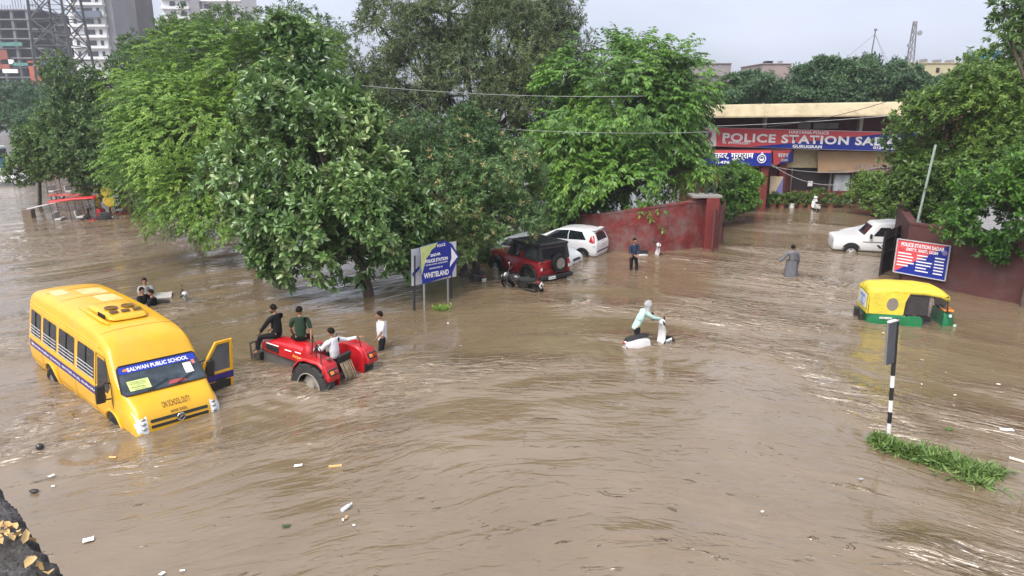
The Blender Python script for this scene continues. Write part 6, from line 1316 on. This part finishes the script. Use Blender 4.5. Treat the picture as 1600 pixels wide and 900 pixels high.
# buildings behind the station
def block(label, px0, px1, py0, Y, mat, extra=()):
    a = at((px0+px1)/2, 165, Y); o = thing('house', label, 'building', (a.x, Y, 0)); O = Vector(o.location); g = MB(); bbox(g, px0, py0, px1, 175, Y, 9, O); g.box((0, 4.5, 1.5), ((at(px1, 165, Y)-at(px0, 165, Y)).x-.05, 8.9, 6)); g.build('wall', mat, o); g = MB(); bbox(g, px0-1, py0-1.2, px1+1, py0, Y-.15, 9.3, O); g.build('parapet', mat, o)
    for (nm, a0, b0, a1, b1, dy, mt) in extra: g = MB(); bbox(g, a0, b0, a1, b1, Y+dy, .4 if dy < 0 else 1.5, O); g.build(nm, mt, o)
    return o
greyw = pm('grey_render', (.24, .22, .23), .9, var=.12, scale=.3, dirt=.3, dirtcol=(.15, .14, .14))
block('plain grey box building between the drooping leaved tree and the station roof', 1078, 1143.5, 99.5, 92, greyw, (('window', 1109, 108, 1113, 113, -.1, shade_), ('ledge', 1078, 117, 1143, 118.5, -.3, greyw)))
block('pinkish grey house with dark roof tanks behind the station trees', 1193, 1238, 100, 96, pm('pink_render', (.27, .22, .215), .9, var=.12, scale=.3, dirt=.3), (('water_tank', 1199, 95, 1203, 98.8, 1, black), ('water_tank', 1204.5, 95.2, 1208.5, 98.8, 1, black), ('dish', 1222, 95, 1224, 98.8, 1, steel)))
block('pale yellow house with round roof tanks above the right end of the station', 1421, 1540, 99, 100, pm('yellow_render', (.42, .38, .24), .9, var=.1, scale=.3, dirt=.2), (('water_tank', 1446, 92, 1450, 97.8, 1, greyw), ('water_tank', 1467, 93, 1472, 97.8, 1, greyw), ('water_tank', 1487, 93.5, 1492, 97.8, 1, greyw), ('window', 1466, 106, 1471, 113, -.1, shade_)))
a = at(1548, 85, 90); bs = thing('roof_shed', 'bright blue sheet shed on a roof at the upper right', 'shed', (a.x, 90, 0)); g = MB(); c = at(1548, 85, 90)-Vector(bs.location); g.box((c.x, 1, c.z), (2.6, 2, 1.0)); g.build('sheeting', pm('blue_sheet', (.06, .25, .55), .5, var=.2), bs); g = MB(); g.box((c.x, 1, c.z/2-.3), (2.2, 1.6, c.z-.55)); g.build('base', greyw, bs)
ma = at(1424, 97, 150); ms = thing('telecom_mast', 'lattice telecom mast with dishes on the skyline', 'mast', (ma.x, 150, 0)); top = at(1430, 33, 150); v = top-Vector((ma.x, 150, 0)); g = MB()
def ml(t_, k): a = 2*math.pi*k/3; w_ = 1.6-1.25*t_; return v*t_+Vector((w_*math.cos(a), w_*math.sin(a), 0))
for k in range(3): g.bar(ml(0, k), ml(1, k), .16)
for i in range(16):
    for k in range(3): g.bar(ml(i/16, k), ml((i+1)/16, (k+1) % 3), .09); g.bar(ml(i/16, k), ml(i/16, (k+1) % 3), .09)
g.build('lattice', pm('mast_steel', (.16, .15, .16), .6), ms)
for t_, s_ in ((.62, 1), (.8, -1), (.9, 1), (.68, -1)): g = MB(); g.lathe([(.5, -.2), (.45, .1), (.1, .2)], c=v*t_+Vector((s_*.9, -.5, 0)), axis='Y', n=12); g.build('dish', steel, ms)
aa = at(1359, 100, 80); at_ = at(1368, 48, 80); an = thing('antenna_pole', 'thin leaning antenna pole with guy wires above the station trees', 'antenna', (aa.x, 80, 0)); O = Vector(an.location); g = MB(); g.tube([Vector((0, 0, 0)), aa-O, at_-O], [.09, .09, .06], 6); g.box(at_-O+Vector((0, 0, .1)), (.25, .2, .2)); g.build('pole', pm('mast_steel', (.13, .12, .13), .6), an)
for dx, dy in ((-4, 0), (3, 1), (1, -2)): g = MB(); g.tube([at_-O+(aa-at_)*.1, aa-O+Vector((dx, dy, -.5))], .015, 4); g.build('guy_wire', black, an)
# overhead cables
def cable(label, pts, sag, r=.02, mat=black):
    a, b_ = pts; o = thing('cable', label, 'cable', tuple(a)); g = MB(); g.tube([(a.lerp(b_, t_)-Vector((0, 0, sag*4*t_*(1-t_))))-a for t_ in np.linspace(0, 1, 17)], r, 5); g.build('wire', mat, o)
cw = pm('cable_pale', (.3, .3, .3), .6)
cable('upper thin cable crossing in front of the tall olive tree', (at(470, 124, 30), at(1010, 150, 33)), .25, .013, cw); cable('lower thin cable running to the drooping leaved tree', (at(660, 192, 29), at(1110, 206, 34)), .2, .012, cw)
cable('cable slanting up across the front of the cream roof slab', (at(1200, 198, 45), at(1385, 159, 44)), .2, .02); cable('cable along the top edge of the long banner', (at(1085, 198, 46), at(1400, 180, 46)), .1, .02, cw)
cable('drooping cable hanging below the banners in front of the verandah', (at(1205, 257, 45.4), at(1372, 272, 46)), 1.0, .022, cw); cable('pale cable running level under the faded tan banner', (at(1207, 260, 45.4), at(1372, 262, 47)), .35, .02, cw)
pa, pb_ = at(1437, 332, 29), at(1462, 226, 29); o = thing('utility_pole', 'pale green leaning pole half buried in the right hand tree', 'pole', (pa.x, 29, 0)); g = MB(); dv = pb_-pa; f_ = pa-dv*(pa.z/dv.z); g.tube([f_-Vector(o.location), pb_-Vector(o.location)], .05, 8); g.build('shaft', pm('pole_green', (.30, .36, .32), .5), o)

# plants by the station
potm = pm('clay_pot', (.30, .12, .07), .8, dirt=.3); 
labs = ['bushy potted plant next to the porch pillar', 'second potted plant from the porch pillar', 'potted plant with the white pot in the planter row', 'potted plant in the middle of the planter row', 'tallest potted plant below the white notice', 'potted plant behind the white parked scooter', 'potted plant between the two parked scooters', 'low potted plant below the pale door']
for k, (px, w_, h_) in enumerate(((1208, 9, 17), (1221, 9, 14), (1237, 9, 16), (1252, 10, 15), (1278, 12, 22), (1265, 8, 12), (1298, 9, 13), (1322, 9, 14))):
    p = gp(px, 318.5); Y = 47.6; p = at(px, 318.5, Y); p.z = 0; o = thing('potted_plant', labs[k], 'plant', tuple(p), group='potted plants along the station front'); g = MB(); g.lathe([(.14, -.35), (.22, .22), (.25, .23), (.25, .28), (.2, .28)], n=14); g.build('pot', paper if k == 2 else potm, o)
    rg = np.random.default_rng(k+200); s = 1/22.; n = 70; d = nrm(rg.normal(size=(n, 3))+[0, 0, .5]); P = np.array([0, 0, .3+h_*s*.45])+d*np.array([w_*s, w_*s, h_*s*.5])*rg.uniform(.5, 1, (n, 1))
    V_, F_, T_ = leaves(P, d, np.clip(rg.normal(.5, .2, n), 0, 1), 8, .2, .07, 'rosette', rg); np_mesh('foliage', V_, F_, M_right, o, T_)
def bush(label, lobes, n, mat, L, Wd, k=10, seed=1, thr=-1.0): return tree('bush', label, (at(lobes[0][0], 320, lobes[0][4]).x, lobes[0][4], 0), lobes, mat, n, k, L, Wd, 'rosette', seed=seed, thr=thr, trunk_r=.06, branches=10, cat='bush', jag=.35)
bush('large leafy bush beside the gate pillar in front of the porch', [(1145, 298, 36, 34, 41), (1125, 320, 22, 20, 40), (1165, 285, 20, 22, 42), (1150, 268, 20, 12, 42)], 900, M_droop, .24, .1, seed=301)
bush('bush at the station front partly behind the right hand tree', [(1365, 300, 28, 24, 44), (1395, 310, 30, 26, 43), (1350, 285, 18, 12, 45)], 800, M_right, .22, .09, seed=302)
bush('climbing shrub hanging over the top of the curved red wall', [(880, 335, 40, 22, 35.5), (830, 350, 30, 25, 34)], 420, M_mid, .2, .07, seed=303)
bush('dark shrub filling the shade under the trees by the arrow sign', [(740, 400, 45, 30, 31), (690, 410, 40, 28, 32), (780, 385, 40, 30, 33)], 800, M_dark, .22, .08, seed=304)
# palm-like trunk against the right wall
tk = gp(1592, 478); o = thing('tree_trunk', 'dark bare trunk rising against the shaded wall at the right edge', 'tree', (tk.x, tk.y-.2, 0)); g = MB(); g.tube([(0, 0, -.6), (.05, 0, 1), (.2, 0, 2.4), (.3, 0, 4.2)], [.14, .12, .11, .08], 9); g.build('trunk', bark, o); 
# grass on the flooded verge
rg = np.random.default_rng(77); n = 5200; base = []
pts_ = [(1380, 690, 10), (1400, 700, 20), (1430, 708, 26), (1470, 722, 32), (1510, 738, 34), (1545, 748, 30), (1580, 756, 22), (1600, 762, 20), (1640, 775, 25)]
cs_ = [(gp(a, b), c/90.) for a, b, c in pts_]
idx = rg.integers(len(cs_), size=n); P = np.array([list(cs_[i][0]) for i in idx]); R_ = np.array([cs_[i][1] for i in idx])
P = P+rg.normal(0, 1, (n, 3))*R_[:, None]*np.array([.62, .38, 0])
keep = noise3(5, 5.)(P) > -.5; P = P[keep]; n = len(P); d = nrm(np.stack([rg.normal(0, .5, n), rg.normal(0, .5, n), np.full(n, 1.)], 1))
V_, F_, T_ = leaves(P-np.array([0, 0, .06]), d, np.clip(rg.normal(.55, .25, n), 0, 1), 4, .22, .035, 'rosette', rg, droop=.55)
M_grass = leaf_mat('weed_leaf', (.045, .09, .02), (.15, .25, .06), (.27, .32, .12), trans=.15, rough=.5)
O = cs_[4][0]; o = np_mesh('grass', V_-np.array(O), F_, M_grass, None, T_); o.location = O; tag(o, 'clump of weeds and grass rising out of the water at the foot of the banded post', 'grass', kind='stuff')
rg = np.random.default_rng(78); P = np.array(gp(690, 484))+rg.normal(0, 1, (60, 3))*[.18, .1, 0]; V_, F_, T_ = leaves(P, nrm(rg.normal(0, .4, (60, 3))+[0, 0, 1]), rg.uniform(.3, .9, 60), 4, .16, .03, 'rosette', rg); O = gp(690, 484); o = np_mesh('weed', V_-np.array(O), F_, M_fine, None, T_); o.location = O; tag(o, 'little tuft of weed poking out of the water below the arrow sign', 'plant')

# parapet of the bridge at the lower left, rough and dark with fallen leaves
pz = 5.35; rk_ = pm('mossy_concrete', (.045, .042, .040), .85, var=.6, scale=9, bump=1.0, dirt=.5, dirtcol=(.17, .16, .17))
edge = [(-120, 640), (-40, 705), (0, 768), (14, 790), (26, 812), (38, 838), (62, 862), (80, 880), (100, 902), (130, 950), (160, 1010)]
e3 = [gp(x, y, pz) for x, y in edge]; ctr = sum(e3, Vector())/len(e3); inn = Vector((-1.0, -.75, 0)).normalized(); o = thing('parapet', 'rough dark mossy concrete parapet at the lower left corner', 'parapet', tuple(e3[2])); O = Vector(o.location); g = MB(); rr = random.Random(9); fine_e = []
for a, b_ in zip(e3, e3[1:]):
    for k in range(8): fine_e.append(a.lerp(b_, k/8))
rings = []
for p in fine_e:
    j_ = rr.uniform(-.012, .012); out_ = -inn
    rings.append([p-O+out_*(.03)+Vector((0, 0, -6.2)), p-O+out_*(.02+j_)+Vector((0, 0, -.14)), p-O+out_*(.012+j_)+Vector((0, 0, -.03+j_))]+[p-O+inn*(.02+.07*k)+Vector((0, 0, .0+.022*rr.random()+.012*math.sin(k*1.3+p.x*14))) for k in range(12)]+[p-O+inn*.9+Vector((0, 0, -6.2))])
g.loft(rings); g.build('coping', rk_, o, ang=60)
dry = leaf_mat('dry_leaf', (.40, .22, .08), (.62, .42, .18), (.75, .58, .30), trans=.1, rough=.7); rg = np.random.default_rng(90); P = np.array([list(gp(x, y, pz+.03)) for x, y in ((5, 828), (12, 838), (22, 845), (4, 850), (30, 838), (36, 850), (75, 893), (55, 868), (18, 826), (2, 838))]); V_, F_, T_ = leaves(P, nrm(rg.normal(0, .5, (len(P), 3))+[0, 0, .8]), rg.uniform(.4, 1, len(P)), 2, .055, .03, 'rosette', rg, six=True, droop=.2, up=.9)
O = Vector(P[0]); o = np_mesh('dry_leaves', V_-np.array(O), F_, dry, None, T_); o.location = O; tag(o, 'curled tan dry leaves lying on the mossy parapet', 'dry leaves', kind='stuff')

# floating litter
def flat_bit(name, label, px, py, w, l, mat, rz, group=None, curl=.10, th=.004, cat='litter'):
    w, l = w*.78, l*.78
    p = gp(px, py, .03); o = empty(name, tuple(p), (rr.uniform(-.1, .1), rr.uniform(-.1, .1), rz)); o['label'] = label; o['category'] = cat
    if group: o['group'] = group
    m = MB(); rings = []
    for i in range(5):
        x = (i/4-.5)*l; rings.append([Vector((x, (-.5+.04*math.sin(i*2))*w, curl*w*(.5-abs(i/4-.5)))), Vector((x, 0, curl*w*.7*math.sin(i*1.7)+.01)), Vector((x, (.5+.05*math.cos(i*3))*w, curl*w*(abs(i/4-.5)))), Vector((x, .48*w, curl*w*(abs(i/4-.5))-th)), Vector((x, 0, curl*w*.7*math.sin(i*1.7)-th)), Vector((x, -.48*w, -th))])
    m.loft(rings); ob = m.build(name, mat, None, ang=40); 
    ob.location, ob.rotation_euler = o.location, o.rotation_euler
    for k_ in ('label', 'category', 'group'):
        if k_ in o: ob[k_] = o[k_]
    bpy.data.objects.remove(o); return ob
pkraft = pm('cardboard', (.42, .28, .14), .8); 
flat_bit('paper_sheet', 'white square of paper floating near the mossy parapet', 138, 843, .16, .2, paper, .5); flat_bit('paper_sheet', 'white paper scrap floating left below the bus', 80, 743, .09, .13, paper, 1.2); flat_bit('paper_sheet', 'tiny white scrap just under the larger left hand paper', 83, 759, .05, .07, paper, .2)
flat_bit('food_wrapper', 'orange tan wrapper floating in front of the bus bumper', 176, 714, .08, .17, pm('wrapper_tan', (.65, .42, .16), .5), .1); flat_bit('plank', 'pale yellow stick floating left of centre', 524, 727, .05, .32, pm('stick_yellow', (.62, .42, .16), .7), .2, curl=.02, th=.03, cat='stick'); flat_bit('plastic_bag', 'whitish plastic scrap left of the floating yellow stick', 466, 727, .10, .2, paper, .1)
flat_bit('paper_sheet', 'white scrap floating at the bottom edge left of centre', 253, 896, .09, .1, paper, 1.3); flat_bit('paper_sheet', 'small pale scrap right of the one at the bottom edge', 285, 891, .05, .09, paper, .3)
flat_bit('paper_sheet', 'white sheet floating far right beyond the weeds', 1573, 671, .16, .32, paper, -.3); flat_bit('plank', 'pale stick floating at the right edge by the weeds', 1592, 718, .07, .4, pm('stick_pale', (.6, .55, .5), .7), -.6, curl=.02, th=.03, cat='stick'); flat_bit('leaf_scrap', 'green leafy scrap floating right of the banded post', 1483, 670, .12, .2, M_fine, .3, cat='leaf')
flat_bit('paper_sheet', 'white speck of litter at lower right of centre', 1191, 799, .05, .06, paper, .3); flat_bit('leaf_scrap', 'dark green leaf floating at the lower left of centre', 447, 821, .08, .16, M_dark, .2, cat='leaf'); flat_bit('sheet_metal', 'pale flat board afloat behind the boys at the sunken scooter', 250, 462, .9, 1.0, pm('board_pale', (.38, .36, .34), .5), .4, curl=.05, th=.03, cat='board')
flat_bit('tarpaulin', 'dark sheet floating under the broad leaved tree', 398, 401, .5, .8, black, .1, cat='tarpaulin')
p = gp(62, 698, .05); o = thing('ball', 'small black ball bobbing left of the bus', 'ball', tuple(p)); g = MB(); g.ell((0, 0, 0), .075, 16, 12); g.build('sphere', pm('ball_black', (.015, .015, .02), .25, coat=.5), o); g = MB(); g.torus((0, 0, 0), .074, .006, 'Y', 20, 5); g.build('seam', black, o)
p = gp(53, 767, .02); o = MB(); o.ell((0, 0, 0), (.09, .05, .03), 12, 8); ob = o.build('stone', black); ob.location = p; tag(ob, 'dark oval clod floating above the mossy parapet', 'litter')
p = gp(541, 793, .03); o = thing('bottle', 'clear plastic bottle floating left of centre', 'bottle', tuple(p), (0, math.radians(80), .9)); g = MB(); g.lathe([(.01, -.11), (.04, -.10), (.04, .05), (.015, .10)], n=12); g.build('bottle_body', pm('bottle_pale', (.6, .62, .66), .2, coat=.4), o); g = MB(); g.lathe([(.017, .10), (.017, .125)], n=10); g.build('cap', paper, o)
rr = random.Random(21)
specks = [(536, 812), (541, 808), (560, 798), (553, 820), (1345, 748), (1440, 600), (1478, 582), (1437, 543), (1492, 617), (1441, 562), (1380, 520), (785, 560), (800, 522), (1010, 433), (1070, 420), (700, 505), (650, 520), (430, 430),  (1560, 600), (720, 540)]
for k, (px, py) in enumerate(specks):
    m_ = (paper, pkraft, M_fine, paper, pm('scrap_grey', (.35, .35, .38), .6))[k % 5]; s_ = rr.uniform(.035, .07)
    wd = ('white', 'tan', 'green', 'white', 'grey')[k % 5]
    lm = min((((185, 690), 'below the bus bumper'), ((545, 810), 'in the choppy patch left of centre'), ((1345, 748), 'left of the weeds'), ((1450, 580), 'between the rickshaw and the weeds'), ((1040, 425), 'in front of the gateway'), ((800, 540), 'between the pushed scooter and the tractor'), ((680, 505), 'below the arrow sign'), ((430, 430), 'under the broad leaved tree'), ((125, 860), 'near the mossy parapet'), ((380, 810), 'at lower left'), ((800, 800), 'on the smooth water at the bottom')), key=lambda q: math.dist(q[0], (px, py)))[1]
    flat_bit('litter_scrap', 'tiny '+wd+' scrap of litter floating '+lm, px, py, s_, s_*rr.uniform(1, 2), m_, rr.uniform(0, 3), group='scattered floating litter scraps')

# rain-damp air: far things fade
hz = MB(); hz.box((0, 180, 60), (1500, 1200, 125)); hm = bpy.data.materials.new('haze_air'); hm.use_nodes = True; t = hm.node_tree; t.nodes.remove(t.nodes['Principled BSDF'])
pv = t.nodes.new('ShaderNodeVolumePrincipled'); pv.inputs['Color'].default_value = (.86, .90, 1.0, 1); pv.inputs['Density'].default_value = .0006; pv.inputs['Anisotropy'].default_value = .2; t.links.new(pv.outputs[0], t.nodes['Material Output'].inputs['Volume'])
hzo = hz.build('haze', hm, ang=0); tag(hzo, 'thin pale damp haze in the air', 'haze', kind='stuff')
